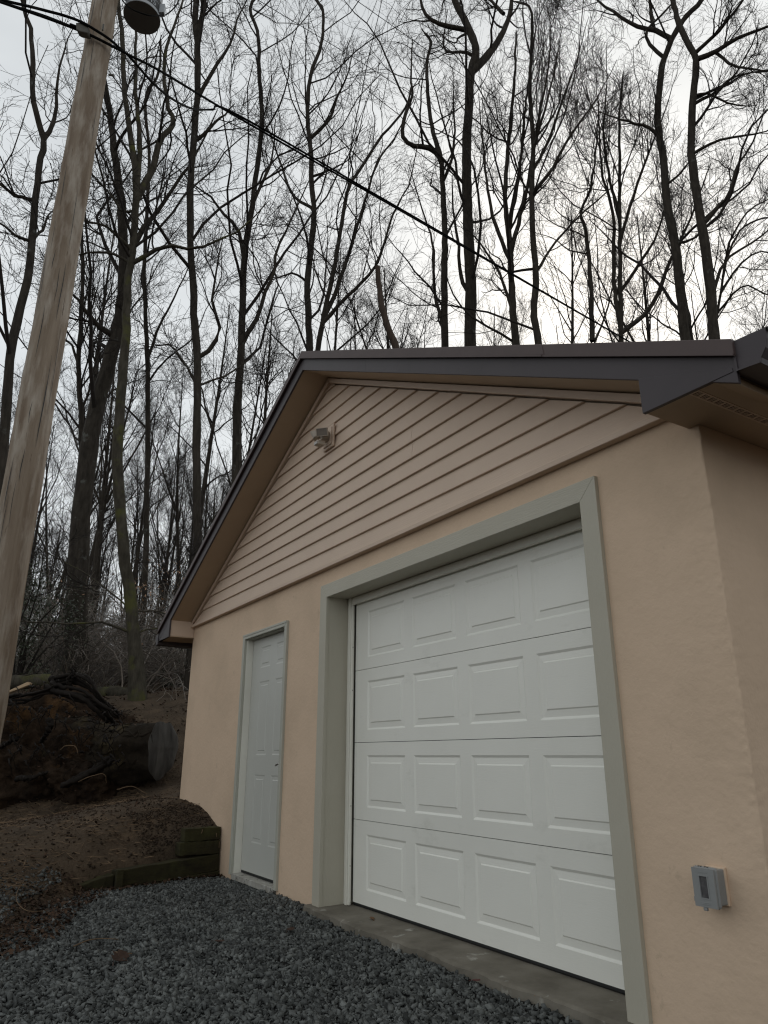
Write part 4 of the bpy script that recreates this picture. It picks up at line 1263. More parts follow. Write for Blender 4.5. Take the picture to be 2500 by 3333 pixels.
r = np.random.default_rng(44)
vm, nm = [], []
for ob in [o for o in bpy.data.objects if o.name.startswith(('soil_mass', 'log_bark'))]:
    me = ob.data
    co = np.zeros(len(me.vertices) * 3); me.vertices.foreach_get('co', co); co = co.reshape(-1, 3)
    no = np.zeros(len(me.vertices) * 3); me.vertex_normals.foreach_get('vector', no); no = no.reshape(-1, 3)
    vm.append(co); nm.append(no)
vm, nm = np.vstack(vm), np.vstack(nm)
w_ = np.clip(nm[:, 2], .03, 1) ** 1.5
idx = r.choice(len(vm), 2600, p=w_ / w_.sum())
P_ = vm[idx] + nm[idx] * .012 + r.normal(size=(2600, 3)) * .03
P_[:, 2] = np.maximum(P_[:, 2], vm[idx][:, 2])
La = r.uniform(.012, .035, 2600)
va, ta = scatter_quads(P_, La, La * r.uniform(.2, .6, 2600), r, .4, .5)
o = link('mound_litter', np_mesh('mound_litter', va, tris=ta), M['leaf']); tag(o, 'dead leaves and bark scraps over the root mound and huge log', 'leaves', kind='stuff')
ids = r.choice(len(vm), 900)
Nn = 900
Q0 = vm[ids] - nm[ids] * .02
Pq = np.zeros((Nn, 5, 3)); Pq[:, 0] = Q0
dq_ = nm[ids] * .5 + r.normal(size=(Nn, 3)) * .7 + np.array([0, 0, -.25])
for k in range(1, 5):
    dq_ = dq_ / np.linalg.norm(dq_, axis=1)[:, None] + r.normal(size=(Nn, 3)) * .35 + np.array([0, 0, -.12])
    Pq[:, k] = Pq[:, k - 1] + dq_ / np.linalg.norm(dq_, axis=1)[:, None] * r.uniform(.02, .07, Nn)[:, None]
ROOTLETS = (Pq, np.linspace(1, .4, 5)[None] * r.uniform(.002, .006, Nn)[:, None])

# ------------------------------------------------------------------ trees
def tubes_np(P, Rr, S):
    """P (N,K,3) Rr (N,K) -> verts, quads"""
    N, K, _ = P.shape
    T_ = np.gradient(P, axis=1)
    T_ /= np.linalg.norm(T_, axis=2, keepdims=True) + 1e-9
    ref = np.where(np.abs(T_[:, :1, 2:3]) < .8, np.array([[[0.1, 0.05, .99]]]), np.array([[[.98, .15, .1]]]))
    U = np.cross(T_, np.broadcast_to(ref, T_.shape)); U /= np.linalg.norm(U, axis=2, keepdims=True) + 1e-9
    V_ = np.cross(T_, U)
    a_ = np.linspace(0, 2 * math.pi, S, endpoint=False)
    v = P[:, :, None] + Rr[:, :, None, None] * (np.cos(a_)[None, None, :, None] * U[:, :, None] + np.sin(a_)[None, None, :, None] * V_[:, :, None])
    base = (np.arange(N) * K * S)[:, None, None]
    k = np.arange(K - 1)[None, :, None] * S; i = np.arange(S)[None, None, :]
    j = (i + 1) % S
    q = np.stack([base + k + i, base + k + j, base + k + S + j, base + k + S + i], 3)
    return v.reshape(-1, 3), q.reshape(-1, 4)


_v, _q = tubes_np(*ROOTLETS, 4)
o = link('fine_roots', np_mesh('fine_roots', _v, _q), M['root'], ROOT); o['kind'] = 'stuff'


def join_np(parts):
    V, Q, n = [], [], 0
    for v, q in parts:
        V.append(v); Q.append(q + n); n += len(v)
    return np.vstack(V), np.vstack(Q)


def spawn(P, Rr, nper, tmin, tmax, amin, amax, lmin, lmax, K, up, wig, rfac, rend, r, rmax=None, minlen=.05, tpow=1.0):
    """children of every polyline in P"""
    N, Kp, _ = P.shape
    seg = np.linalg.norm(np.diff(P, axis=1), axis=2).sum(1)
    t = tmin + (tmax - tmin) * r.random((N, nper)) ** tpow
    t = np.sort(t, 1).ravel(); pi = np.repeat(np.arange(N), nper)
    f = t * (Kp - 1); k = np.minimum(f.astype(int), Kp - 2); w = (f - k)[:, None]
    pos = P[pi, k] * (1 - w) + P[pi, k + 1] * w
    tan = P[pi, k + 1] - P[pi, k]; tan /= np.linalg.norm(tan, axis=1)[:, None] + 1e-9
    rp = Rr[pi, k] * (1 - w[:, 0]) + Rr[pi, k + 1] * w[:, 0]
    rv = r.normal(size=pos.shape); perp = rv - (rv * tan).sum(1)[:, None] * tan; perp /= np.linalg.norm(perp, axis=1)[:, None] + 1e-9
    an = r.uniform(amin, amax, len(pos))[:, None]
    d = np.cos(an) * tan + np.sin(an) * perp
    L = np.maximum(seg[pi] * r.uniform(lmin, lmax, len(pos)) * (1.15 - .65 * t), minlen)
    r0 = np.minimum(rp * rfac * r.uniform(.7, 1.05, len(pos)), rp * .85)
    if rmax is not None: r0 = np.minimum(r0, rmax)
    out = np.zeros((len(pos), K, 3)); out[:, 0] = pos
    for j in range(1, K):
        d = d + r.normal(size=d.shape) * wig + np.array([0, 0, up])
        d /= np.linalg.norm(d, axis=1)[:, None]
        out[:, j] = out[:, j - 1] + d * (L / (K - 1))[:, None]
    tt = np.linspace(0, 1, K)[None]
    rad = r0[:, None] * (1 - tt) + np.maximum(rend, r0[:, None] * .25) * tt
    return out, rad


def crown(P, Rr, r, n1=14, n2=6, n3=5, n4=4, up=.10, tmin=.35, l1=(.18, .42), steep=(.5, 1.1), tw=1.0):
    """P: limbs (N,K,3)"""
    B1, R1 = spawn(P, Rr, n1, tmin, .99, *steep, *l1, 10, up, .16, .5, .008, r, rmax=.055, minlen=1.3)
    B2, R2 = spawn(B1, R1, n2, .15, .98, .45, 1.0, .32, .68, 7, up * .8, .19, .55, .0045, r, minlen=.7)
    B3, R3 = spawn(B2, R2, n3, .12, .98, .45, 1.0, .35, .75, 6, up * .6, .25, .6, .0032 * tw, r, minlen=.4)
    B4, R4 = spawn(B3, R3, n4, .15, .98, .45, 1.0, .4, .8, 4, up * .5, .25, .65, .0024 * tw, r, minlen=.22)
    R2 = np.maximum(R2, .006 * tw); R3 = np.maximum(R3, .0038 * tw); R4 = np.maximum(R4, .0025 * tw)
    return join_np([tubes_np(B1, R1, 5), tubes_np(B2, R2, 4), tubes_np(B3, R3, 3), tubes_np(B4, R4, 3)])


def resample(P, n):
    return smooth_path(P, n)


def limb_mesh(lims, r, sides=9):
    """lims: list of (path (n,3), radii (n)) -> joined tubes with bark wobble"""
    out = []
    for P, rad in lims:
        rad = rad * (1 + r.normal(0, .035, len(rad)))
        out.append(tubes_np(P[None], rad[None], sides))
    return join_np(out)


def traced_tree(name, label, trunk, hd, w0, w1, limbs=(), seed=0, mat='bark', n1=12, n2=5, n3=4, n4=3, tmin=.35, up=.10, ext=True, l1=(.15, .38), limb_n=6, tw=1.0, extend_top=0.0, no_crown=False, group=None):
    """trunk: traced px points bottom to top; limbs: (px list, w0px, w1px)"""
    r = np.random.default_rng(seed)
    P0 = at_hdist(*trunk[0], hd)
    n0 = P0 - CAM; n0[2] = 0; n0 /= np.linalg.norm(n0)
    depth = (P0 - CAM) @ _f

    def plane(u, v, Q, nn):
        d = ray(u, v); return CAM + d * (((Q - CAM) @ nn) / (d @ nn))
    pts = [plane(u, v, P0, n0) for u, v in trunk]
    # out-of-plane sway so that the stem is not flat
    pts = [p + n0 * .14 * math.sin(i * .9 + seed) * min(1, i / 3) * (1 - i / len(pts)) ** .5 for i, p in enumerate(pts)]
    pts = [CAM + ray(*trunk[i]) * ((p - CAM) @ _f) for i, p in enumerate(pts)]
    g = gz(pts[0][0], pts[0][1])
    if pts[0][2] > g + .2:
        d = pts[0] - pts[1]; d /= np.linalg.norm(d); d = d * .5 + np.array([0, 0, -1]); d /= np.linalg.norm(d)
        foot = pts[0] + d * ((pts[0][2] - g + .15) / max(.3, -d[2]))
        foot[2] = gz(foot[0], foot[1]) - .15
        mid = (pts[0] + foot) / 2
        pts = [foot, mid] + pts
    if extend_top:
        d = pts[-1] - pts[-2]; d /= np.linalg.norm(d); d = d * .4 + np.array([0, 0, .6]); d /= np.linalg.norm(d)
        pts += [pts[-1] + d * extend_top * .5 + r.normal(size=3) * .15, pts[-1] + d * extend_top + r.normal(size=3) * .3]
    pts = [pts[0] + np.array([0, 0, -.6])] + pts
    L = sum(np.linalg.norm(np.array(pts[i + 1]) - pts[i]) for i in range(len(pts) - 1))
    n = max(16, int(L / .35))
    T0 = resample(pts, n)
    T0[1:-1] += r.normal(size=(n - 2, 3)) * .008
    m0, m1 = w0 / FPX * depth / 2, w1 / FPX * ((T0[-1] - CAM) @ _f) / 2
    tt = np.linspace(0, 1, n)
    rad = m0 + (m1 - m0) * tt
    zrel = T0[:, 2] - T0[0, 2] - .6
    rad = rad * (1 + .55 * np.exp(-np.maximum(zrel, 0) / .45))
    rad = np.where(tt > .985, rad * .5, rad) if not no_crown else rad
    lims = [(T0, rad)]
    allP = [resample(T0, 24)]; allR = [np.interp(np.linspace(0, 1, 24), tt, rad)]
    lp_, lr_ = [], []
    for (px, a0, a1) in limbs:
        i0 = None
        Q = plane(*px[0], P0, n0)
        j = int(np.argmin(np.linalg.norm(T0 - Q, axis=1))); Q2 = T0[j]
        if np.linalg.norm(Q2 - Q) < .4: start = Q2
        else: start = Q
        th = r.uniform(.15, .45) * r.choice([-1, 1])
        nn = np.array([n0[0] * math.cos(th) - n0[1] * math.sin(th), n0[0] * math.sin(th) + n0[1] * math.cos(th), 0])
        lpts = [start] + [plane(u, v, start, nn) for u, v in px[1:]]
        LL = sum(np.linalg.norm(lpts[i + 1] - lpts[i]) for i in range(len(lpts) - 1))
        d = lpts[-1] - lpts[-2]; d /= np.linalg.norm(d) + 1e-9
        if ext:
            lpts.append(lpts[-1] + (d + np.array([0, 0, .25])) * min(1.6, LL * .35) + r.normal(size=3) * .1); a1 = a1 * .45
        ln = max(10, int(LL / .25))
        Lp = resample(lpts, ln); Lp[1:-1] += r.normal(size=(ln - 2, 3)) * .012
        dep2 = (start - CAM) @ _f
        Lr = np.linspace(a0, a1, ln) / FPX * dep2 / 2
        lims.append((Lp, Lr))
        lp_.append(resample(Lp, 24)); lr_.append(np.interp(np.linspace(0, 1, 24), np.linspace(0, 1, ln), Lr))
    t = thing(name, label, 'tree', tuple(T0[0]), group)
    v, q = limb_mesh(lims, r)
    link('trunk', np_mesh('trunk', v, q), M[mat], t, True)
    if not no_crown:
        parts = [crown(np.array(allP), np.array(allR), r, n1, n2, n3, n4, up, tmin, l1, tw=tw)]
        if lp_:
            parts.append(crown(np.array(lp_), np.array(lr_), r, limb_n, n2, n3, n4, up, .12, (.25, .5), tw=tw))
        v, q = join_np(parts)
        link('crown', np_mesh('crown', v, q), M['twig'], t)
    return t


TREES = [
    dict(name='bare_tree', label='bare forked tree standing left of the utility pole', trunk=[(-12, 2210), (2, 1900), (10, 1500), (35, 1160), (66, 1000), (92, 890), (117, 651), (130, 520), (144, 461), (120, 380), (106, 290), (108, 190), (100, 100), (75, 10)], hd=13, w0=44, w1=9,
         limbs=[([(144, 461), (172, 412), (186, 330), (184, 280), (205, 180)], 16, 6), ([(117, 651), (80, 645), (40, 630), (-40, 560)], 14, 8), ([(92, 800), (60, 770), (20, 740), (-30, 700)], 12, 7), ([(105, 780), (140, 740), (160, 700)], 12, 6)], seed=1, n1=8, limb_n=4, extend_top=2),
    dict(name='bare_tree', label='mossy leaning tree with many rising forks just right of the pole', mat='bark_moss', trunk=[(448, 2262), (430, 2000), (395, 1705), (383, 1490), (395, 1270), (413, 1060), (415, 930), (430, 830), (440, 700), (445, 620), (440, 560), (425, 440), (405, 300), (400, 150), (385, 0)], hd=13.2, w0=44, w1=9,
         limbs=[([(445, 620), (455, 470), (445, 340), (440, 200), (445, 60)], 20, 8), ([(445, 640), (490, 560), (530, 440), (568, 400), (548, 350), (535, 220), (560, 100), (600, 0)], 24, 7), ([(420, 860), (370, 830), (310, 820), (245, 830)], 11, 5),
                ([(425, 860), (480, 830), (545, 800), (610, 810), (680, 795), (770, 755)], 16, 6), ([(430, 820), (385, 770), (330, 730), (270, 715)], 13, 6), ([(437, 690), (400, 690), (350, 620), (290, 560)], 10, 5), ([(432, 2035), (350, 2030), (250, 2028), (130, 2024), (40, 2018)], 9, 4), ([(420, 1950), (330, 1900), (240, 1840), (150, 1800)], 6, 3), ([(440, 2100), (520, 2040), (560, 1960), (590, 1880)], 6, 3), ([(425, 2000), (500, 1990), (560, 1995)], 7, 3)], seed=2, n1=6, limb_n=5, extend_top=2),
    dict(name='bare_tree', label='thickest trunk of the woods, dark and upright behind the mossy leaning tree', trunk=[(250, 2212), (250, 2000), (272, 1600), (310, 1350), (350, 1200), (388, 1050), (400, 960), (402, 840), (392, 640), (370, 480), (352, 330)], hd=15.5, w0=84, w1=8,
         limbs=[([(402, 860), (455, 760), (500, 700), (545, 640), (600, 560), (640, 500)], 20, 9), ([(365, 1110), (320, 1060), (280, 1010), (240, 960)], 22, 8)], seed=3, n1=8, limb_n=5, extend_top=3),
    dict(name='bare_tree', label='tall straight slender trunk rising left of the gable peak', trunk=[(642, 1815), (640, 1430), (642, 1220), (632, 1000), (618, 650), (630, 460), (640, 325), (643, 160), (635, 80), (640, 0)], hd=14, w0=30, w1=17,
         limbs=[([(643, 130), (655, 60), (664, -20)], 20, 12), ([(632, 460), (660, 440), (700, 400), (725, 380)], 14, 8), ([(640, 1240), (590, 1170), (545, 1120), (500, 1130)], 10, 5), ([(640, 1260), (740, 1220), (830, 1150), (840, 1080)], 8, 4), ([(640, 1180), (690, 1130), (715, 1060), (690, 980), (700, 900)], 16, 8), ([(652, 330), (700, 220), (745, 150), (775, 60)], 14, 6)], seed=4, n1=9, limb_n=6, extend_top=4),
    dict(name='bare_tree', label='tree with long forked limbs close left of the gable peak', trunk=[(768, 1580), (772, 1300), (785, 1150), (790, 1000), (795, 840), (820, 680), (827, 620), (845, 490), (852, 380), (845, 250), (838, 100)], hd=15.5, w0=34, w1=9,
         limbs=[([(795, 835), (770, 740), (720, 690), (690, 640), (640, 610)], 14, 6), ([(788, 1120), (830, 1040), (862, 960), (890, 900), (900, 820), (935, 740)], 17, 8), ([(822, 660), (850, 600), (880, 540), (890, 470)], 12, 6)], seed=5, n1=13, extend_top=2),
    dict(name='bare_tree', label='thin pole straight tree between the mossy tree and the tall slender one', trunk=[(472, 1900), (478, 1650), (482, 1400), (480, 1200), (477, 1100), (470, 900), (478, 700), (485, 500), (478, 300)], hd=18, w0=22, w1=7, limbs=[([(480, 1180), (520, 1060), (570, 960), (600, 900)], 10, 4)], seed=6, n1=11, n4=2, extend_top=2),
    dict(name='bare_tree', label='crooked thin tree in the gap right beside the pole', trunk=[(262, 1900), (265, 1550), (265, 1400), (258, 1250), (255, 1180), (262, 1080), (265, 1000), (270, 850), (262, 700)], hd=17, w0=24, w1=8, limbs=[([(256, 1190), (230, 1120), (195, 1090)], 10, 5), ([(262, 1330), (290, 1280), (310, 1180)], 9, 4)], seed=7, n1=10, n4=2, extend_top=2),
    dict(name='bare_tree', label='tall mid picture tree above the left end of the roof ridge', trunk=[(1006, 1110), (1001, 922), (1022, 705), (1014, 597), (1012, 488), (1000, 380), (1012, 244), (1047, 136), (1050, 30)], hd=20, w0=29, w1=7,
         limbs=[([(1012, 455), (1071, 390), (1098, 315), (1125, 260)], 13, 5), ([(1001, 930), (960, 890), (920, 900), (890, 910)], 9, 4), ([(1010, 690), (960, 640), (910, 520), (880, 440)], 11, 5), ([(1016, 590), (1060, 560), (1120, 530)], 9, 4)], seed=8, n1=15, extend_top=2),
    dict(name='bare_tree', label='clump of stems leaning to the right above the ridge end', trunk=[(1039, 1110), (1060, 1003), (1088, 868), (1115, 705), (1136, 608), (1180, 542), (1229, 461), (1321, 347), (1342, 271)], hd=17, w0=24, w1=6,
         limbs=[([(1050, 1060), (1104, 922), (1147, 787), (1190, 651), (1223, 542), (1290, 440)], 16, 6), ([(1060, 1050), (1120, 975), (1180, 917), (1234, 841), (1283, 694), (1330, 600)], 14, 5)], seed=9, n1=11, limb_n=8, up=.06),
    dict(name='snapped_snag', label='short broken snag with a snapped top just above the roof ridge', mat='snag', trunk=[(1290, 1130), (1278, 1100), (1256, 1045), (1240, 980), (1235, 940), (1229, 868)], hd=16, w0=32, w1=17, seed=10, no_crown=True, ext=False),
    dict(name='bare_tree', label='tree with snapped top and a swan neck limb, left of the thick middle trunk', trunk=[(1448, 1110), (1446, 922), (1448, 760), (1440, 597), (1436, 520), (1410, 430), (1398, 360), (1390, 200)], hd=21, w0=32, w1=8,
         limbs=[([(1438, 530), (1424, 499), (1386, 477), (1343, 475), (1310, 445), (1315, 390), (1343, 304), (1338, 255)], 20, 7), ([(1440, 600), (1470, 520), (1480, 430), (1475, 330)], 11, 5), ([(1447, 1090), (1415, 960), (1410, 800), (1380, 700)], 13, 6)], seed=11, n1=13, extend_top=2),
    dict(name='bare_tree', label='thick middle trunk with a great curved limb, above the roof', trunk=[(1530, 1115), (1532, 922), (1522, 705), (1519, 488), (1527, 325), (1532, 244), (1548, 180), (1545, 140), (1528, 100), (1510, 60), (1480, 0)], hd=21, w0=46, w1=18,
         limbs=[([(1535, 240), (1570, 200), (1610, 150), (1640, 100), (1660, 40), (1668, -30)], 28, 16), ([(1515, 98), (1460, 88), (1410, 68), (1378, 35), (1368, -20)], 18, 9), ([(1536, 195), (1500, 168), (1460, 172), (1443, 150), (1447, 110)], 12, 6), ([(1532, 960), (1500, 900), (1490, 780), (1475, 680)], 16, 7), ([(1640, 45), (1610, 15), (1585, -20)], 13, 8)], seed=12, n1=8, limb_n=5, extend_top=3),
    dict(name='bare_tree', label='vase shaped tree of fine upright twigs right of the thick middle trunk', trunk=[(1678, 1115), (1665, 922), (1660, 800), (1645, 650), (1652, 500), (1672, 300), (1680, 100)], hd=19, w0=36, w1=6,
         limbs=[([(1660, 850), (1610, 720), (1585, 600), (1570, 450)], 15, 5), ([(1663, 830), (1710, 640), (1740, 480), (1800, 250)], 16, 5), ([(1655, 760), (1690, 560), (1710, 350), (1740, 120)], 14, 5), ([(1670, 1000), (1620, 880), (1560, 790)], 12, 5)], seed=13, n1=12, up=.18, limb_n=11),
    dict(name='bare_tree', label='slim upright trunk with a fanning crown right of the vase shaped tree', trunk=[(1752, 1110), (1738, 1020), (1744, 922), (1730, 650), (1736, 488), (1725, 270), (1732, 100)], hd=18.5, w0=33, w1=6,
         limbs=[([(1740, 640), (1790, 560), (1850, 450), (1930, 340)], 13, 4), ([(1738, 560), (1780, 470), (1830, 330), (1880, 180)], 12, 4), ([(1745, 900), (1800, 800), (1900, 690), (2000, 600)], 10, 4), ([(1735, 480), (1765, 330), (1790, 170)], 11, 4)], seed=14, n1=11, up=.16, limb_n=11, extend_top=2),
    dict(name='bare_tree', label='bushy tree of several stems between the slim trunk and the two bare right trunks', trunk=[(2022, 1105), (2018, 814), (2017, 542), (2017, 380), (2030, 230)], hd=20, w0=26, w1=5,
         limbs=[([(1928, 1110), (1925, 976), (1908, 760), (1893, 694), (1925, 597), (1940, 480)], 18, 6), ([(1985, 1100), (2000, 922), (1995, 700), (1960, 560), (1950, 400)], 17, 5), ([(2030, 1095), (2115, 1004), (2180, 850), (2250, 705)], 17, 7), ([(2025, 950), (2080, 860), (2140, 760), (2170, 640)], 12, 4), ([(2018, 800), (2060, 640), (2110, 500), (2150, 400)], 12, 4), ([(2017, 700), (1980, 560), (1965, 420), (1975, 300)], 11, 4)], seed=15, n1=10, up=.15, limb_n=10),
    dict(name='bare_tree', label='left of the two tall bare trunks at the right, forking near the top', trunk=[(2231, 1110), (2213, 922), (2191, 760), (2170, 651), (2159, 515), (2142, 407), (2148, 271), (2164, 184), (2191, 119), (2229, 60), (2290, -10)], hd=19, w0=40, w1=12,
         limbs=[([(2185, 130), (2130, 100), (2070, 85), (2010, 50), (1945, 0)], 17, 9), ([(2164, 184), (2125, 155), (2103, 118), (2108, 95), (2150, 50), (2190, 10)], 13, 7), ([(2130, 98), (2120, 50), (2112, -20)], 13, 8), ([(2144, 445), (2110, 415), (2060, 398), (2015, 388)], 13, 7), ([(2180, 600), (2220, 560), (2250, 510)], 9, 4), ([(2200, 810), (2250, 780), (2290, 745)], 11, 6)], seed=16, n1=6, limb_n=5, extend_top=3, n4=3),
    dict(name='bare_tree', label='right of the two tall bare trunks at the right, wide spreading limbs', trunk=[(2326, 1110), (2311, 922), (2289, 760), (2262, 597), (2251, 488), (2256, 325), (2264, 190), (2245, 152), (2218, 98), (2200, 40), (2184, -20)], hd=18.5, w0=42, w1=12,
         limbs=[([(2266, 195), (2330, 170), (2390, 130), (2440, 110), (2510, 82)], 17, 9), ([(2262, 175), (2340, 100), (2420, 0)], 14, 7), ([(2258, 340), (2330, 300), (2370, 260), (2420, 240)], 12, 6), ([(2255, 495), (2310, 470), (2400, 440), (2480, 430)], 11, 5), ([(2300, 725), (2340, 670), (2370, 640), (2400, 540), (2440, 480)], 16, 7), ([(2330, 172), (2380, 210), (2440, 225), (2500, 228)], 10, 5), ([(2315, 960), (2360, 850), (2430, 800), (2500, 750)], 12, 5), ([(2262, 300), (2300, 305), (2350, 330), (2420, 345)], 10, 5)], seed=17, n1=7, limb_n=6, extend_top=3, n4=3),
    dict(name='bare_tree', label='arching bushy tree low at the right edge above the gutter', trunk=[(2330, 1090), (2345, 960), (2370, 830), (2420, 740), (2490, 710), (2560, 720)], hd=22, w0=14, w1=5,
         limbs=[([(2345, 960), (2400, 870), (2470, 820), (2540, 830)], 9, 4), ([(2350, 900), (2380, 780), (2440, 680), (2520, 640)], 9, 4), ([(2340, 1010), (2420, 930), (2500, 960)], 8, 4)], seed=18, n1=11, up=.04, limb_n=9),
]
for T_ in TREES: traced_tree(**T_)

# filler trees of the woods: a few kinds, copied
def proto(seed, h, r0, cb=.4, n1=18, n2=5, n3=3, n4=2, up=.12, forks=1, tw=1.15):
    r = np.random.default_rng(seed)
    n = 20
    t = np.linspace(0, 1, n)
    bx, by = r.normal(0, .35, 2)
    ph = r.uniform(0, 6, 2)
    P = np.stack([bx * t * 2 + .15 * np.sin(t * 6 + ph[0]), by * t * 2 + .15 * np.sin(t * 5 + ph[1]), t * h], 1)
    P -= P[0]
    P[0, 2] = -.4
    rad = r0 * (1 - .88 * t) * (1 + .5 * np.exp(-t * h / .5))
    lims = [(P, rad)]
    PP, RR = [resample(P, 24)], [np.interp(np.linspace(0, 1, 24), t, rad)]
    for k in range(forks):
        j = r.integers(int(n * .4), int(n * .65))
        a_ = r.uniform(0, 6.28)
        d = np.array([math.cos(a_) * .5, math.sin(a_) * .5, 1]); L_ = h * (1 - t[j]) * .85
        s_ = np.linspace(0, 1, 12)[:, None]
        Q = P[j] + d * s_ * L_ * .85 + np.array([0, 0, .15 * L_]) * s_ ** 2 + r.normal(size=(12, 3)) * .06 * s_
        q = rad[j] * .75 * (1 - .85 * s_[:, 0])
        lims.append((Q, q)); PP.append(resample(Q, 24)); RR.append(np.interp(np.linspace(0, 1, 24), np.linspace(0, 1, 12), q))
    v, q = limb_mesh(lims, r, 7)
    tm = np_mesh('trunk', v, q)
    v, q = crown(np.array(PP), np.array(RR), r, n1, n2, n3, n4, up, cb, (.12, .32), (.4, .95), tw)
    cm = np_mesh('crown', v, q)
    for m_, mt in ((tm, M['bark']), (cm, M['twig'])): m_.materials.append(mt)
    tm.polygons.foreach_set('use_smooth', np.ones(len(tm.polygons), bool))
    return tm, cm


PROTOS = [proto(50, 19, .16, .4), proto(51, 22, .2, .45), proto(52, 16, .11, .3, forks=0), proto(53, 20, .14, .35, forks=2, up=.16, n1=16), proto(54, 14, .09, .25, forks=1), proto(55, 21, .17, .5, forks=1)]


def put_tree(x, y, kind, s, yaw, label, group):
    tm, cm = PROTOS[kind]
    t = thing('woodland_tree', label, 'tree', (x, y, gz(x, y)), group)
    t.rotation_euler = (random.uniform(-.05, .05), random.uniform(-.05, .05), yaw)
    t.scale = (s, s, s * random.uniform(.9, 1.12))
    for nm, me in (('trunk', tm), ('crown', cm)):
        o = bpy.data.objects.new(nm, me); COL.objects.link(o); o.parent = t


def dir_at(u):
    d = ray(u, 2458); d[2] = 0; return d / np.linalg.norm(d)


fr = np.random.default_rng(99)
mid = [(930, 26), (1150, 30), (1240, 24), (1350, 27), (1600, 25), (1580, 33), (1830, 29), (1900, 25), (2080, 27), (2160, 30), (2390, 24), (2440, 30), (700, 30), (860, 27), (560, 32), (190, 30), (330, 33), (1080, 36), (2300, 34), (1700, 36)]
for i, (u, d) in enumerate(mid):
    p = CAM + dir_at(u) * d
    put_tree(p[0], p[1], int(fr.integers(0, 6)), fr.uniform(.75, 1.0), fr.uniform(0, 6.28), 'bare woodland tree in the tangle of branches behind the nearest trunks', 'bare trees behind the nearest trunks')
cnt = 0
for i in range(120):
    u = fr.uniform(-60, 860); d = fr.uniform(28, 78)
    if u > 500 and d < 34: continue
    p = CAM + dir_at(u) * d
    put_tree(p[0], p[1], int(fr.integers(0, 6)), fr.uniform(.5, .85), fr.uniform(0, 6.28), 'slender far tree in the crowded hillside woods at the left', 'far trees on the wooded hillside')

# bare shrubs in the understorey
def shrub_mesh(seed, n=10, h=2.4):
    r = np.random.default_rng(seed)
    P = np.zeros((n, 9, 3)); d = np.stack([r.normal(0, .5, n), r.normal(0, .5, n), np.full(n, 1.0)], 1); d /= np.linalg.norm(d, axis=1)[:, None]
    P[:, 0] = r.normal(0, .12, (n, 3)) * np.array([1, 1, 0]) - np.array([0, 0, .1])
    L_ = h * r.uniform(.5, 1.1, n)
    for k in range(1, 9):
        d = d + r.normal(0, .14, d.shape) + np.array([0, 0, -.035 * k]); d /= np.linalg.norm(d, axis=1)[:, None]
        P[:, k] = P[:, k - 1] + d * (L_ / 8)[:, None]
    R_ = np.linspace(.016, .006, 9)[None] * r.uniform(.6, 1.2, (n, 1))
    A, RA = spawn(P, R_, 7, .15, .98, .4, 1.2, .25, .55, 6, -.02, .25, .7, .004, r)
    B_, RB_ = spawn(A, RA, 5, .1, .98, .4, 1.2, .3, .7, 4, 0, .28, .75, .003, r)
    v, q = join_np([tubes_np(P, R_, 5), tubes_np(A, np.maximum(RA, .004), 4), tubes_np(B_, np.maximum(RB_, .003), 3)])
    me = np_mesh('stems', v, q); me.materials.append(M['brush']); return me


SHR = [shrub_mesh(s, 11, h) for s, h in ((60, 2.4), (61, 1.8), (62, 2.9))]
for i in range(40):
    u = fr.uniform(40, 640); d = 14.5 + 11 * fr.random() ** 1.2
    p = CAM + dir_at(u) * d
    if p[0] > -3.9 and p[1] > -.5: continue
    o = bpy.data.objects.new('bare_shrub', SHR[int(fr.integers(0, 3))]); COL.objects.link(o)
    o.location = (p[0], p[1], gz(p[0], p[1])); o.rotation_euler = (0, 0, fr.uniform(0, 6.28)); sc_ = fr.uniform(.7, 1.25); o.scale = (sc_, sc_, sc_)
    tag(o, 'leafless tangled shrub in the undergrowth left of the garage', 'shrub', 'bare shrubs in the undergrowth')
# far undergrowth reading as one mass
r = np.random.default_rng(123)
n = 5000
uu = r.uniform(-80, 880, n); dd = r.uniform(18, 62, n)
dirs = np.array([dir_at(u) for u in uu]); P0 = CAM + dirs * dd[:, None]; P0[:, 2] = ground(P0[:, :2]) - .05
P = np.zeros((n, 5, 3)); P[:, 0] = P0
d = np.stack([r.normal(0, .45, n), r.normal(0, .45, n), np.full(n, 1.0)], 1); d /= np.linalg.norm(d, axis=1)[:, None]
L_ = r.uniform(.8, 3.2, n)
for k in range(1, 5):
    d = d + r.normal(0, .2, d.shape) + np.array([0, 0, -.1]); d /= np.linalg.norm(d, axis=1)[:, None]
    P[:, k] = P[:, k - 1] + d * (L_ / 4)[:, None]
R_ = np.linspace(.012, .005, 5)[None] * (dd / 25)[:, None] ** .5
A, RA = spawn(P, R_ * np.ones((n, 1)), 4, .2, .98, .4, 1.2, .25, .6, 4, 0, .25, .8, .004, r)
v, q = join_np([tubes_np(P, R_, 3), tubes_np(A, np.maximum(RA, .004), 3)])
o = link('undergrowth', np_mesh('undergrowth', v, q), M['brush']); tag(o, 'dense grey brown brush covering the forest floor under the trees', 'undergrowth', kind='stuff')

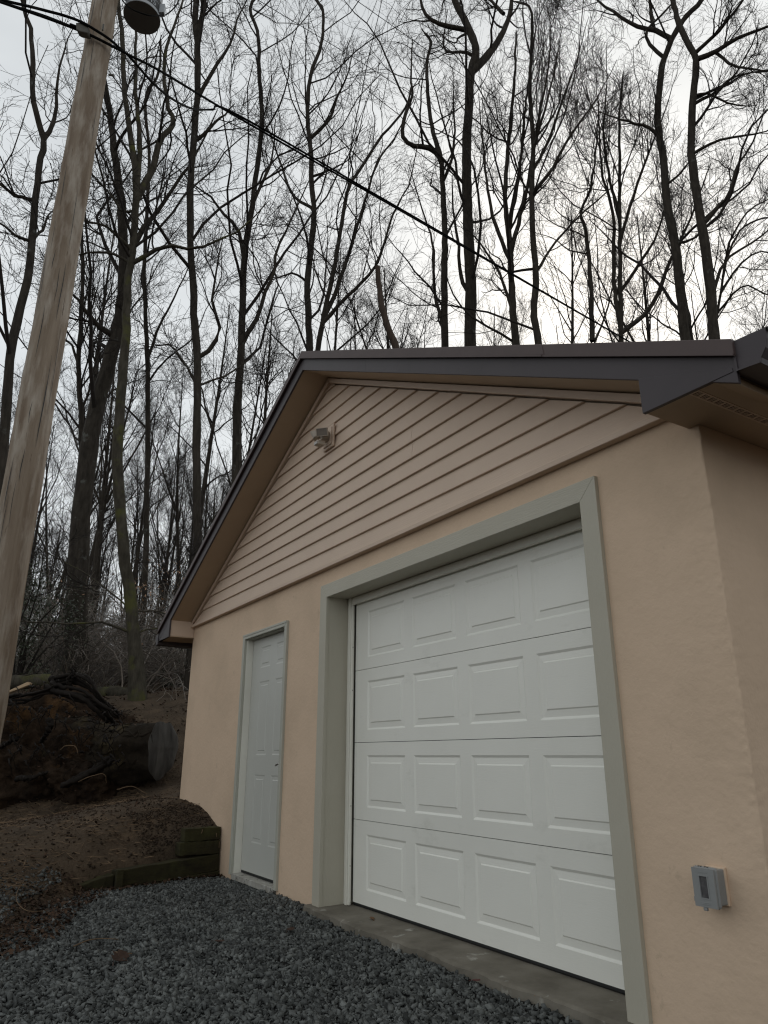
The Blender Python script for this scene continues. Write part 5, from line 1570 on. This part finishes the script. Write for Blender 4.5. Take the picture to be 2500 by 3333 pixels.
# evergreen bushes beside the pole
def evergreen(u, v_, hd, rx, rz, seed, label, nl=2600):
    r = np.random.default_rng(seed)
    c = at_hdist(u, v_, hd); base = np.array([c[0], c[1], gz(c[0], c[1])])
    t = thing('evergreen_bush', label, 'bush', tuple(base), 'evergreen bushes')
    d = r.normal(size=(nl, 3)); d /= np.linalg.norm(d, axis=1)[:, None]
    cl = r.normal(size=(40, 3)) * .5
    P = c + (cl[r.integers(0, 40, nl)] + d * r.uniform(.1, .45, nl)[:, None]) * np.array([rx, rx, rz])
    P[:, 2] = np.maximum(P[:, 2], ground(P[:, :2]) + .05)
    L_ = r.uniform(.02, .05, nl)
    v, tt = scatter_quads(P, L_, L_ * .28, r, .3, .8)
    link('leaves', np_mesh('leaves', v, tris=tt), M['ever'], t)
    m_ = MB()
    for k in range(9):
        e = c + cl[k] * np.array([rx, rx, rz]) * .9
        m_.tube(smooth_path([base - np.array([0, 0, .1]), base * .5 + e * .5 + r.normal(size=3) * .15, e], 7), np.linspace(.03, .008, 7), 6)
    part('stem', m_, 'twig', t)


evergreen(80, 2040, 15, 1.0, 1.1, 1, 'dark evergreen bush growing right of the pole behind the root mound', 6000)
evergreen(175, 2120, 18.5, 1.0, .7, 2, 'low dark evergreen bush at the foot of the thick trunk', 3000)
evergreen(630, 2200, 16, .9, .7, 3, 'dark evergreen bush under the left eave behind the garage corner', 2500)

r = np.random.default_rng(321)
uv = np.concatenate([np.stack([r.uniform(440, 600, 130), r.uniform(1820, 2010, 130)], 1), np.stack([r.uniform(120, 560, 60), r.uniform(1850, 2150, 60)], 1)])
P = np.array([at_hdist(u, v, r.uniform(14.5, 19)) for u, v in uv])
L_ = r.uniform(.03, .055, len(P))
v, t = scatter_quads(P, L_, L_ * .45, r, .4, .9)
o = link('withered_leaves', np_mesh('withered_leaves', v, tris=t), material('withered_leaf', (0.30, 0.17, 0.09), (0.2, 0.11, 0.06), rough=.7, scale=5, island=.5))
tag(o, 'withered tan leaves still hanging in the brush left of the roof', 'leaves', kind='stuff')
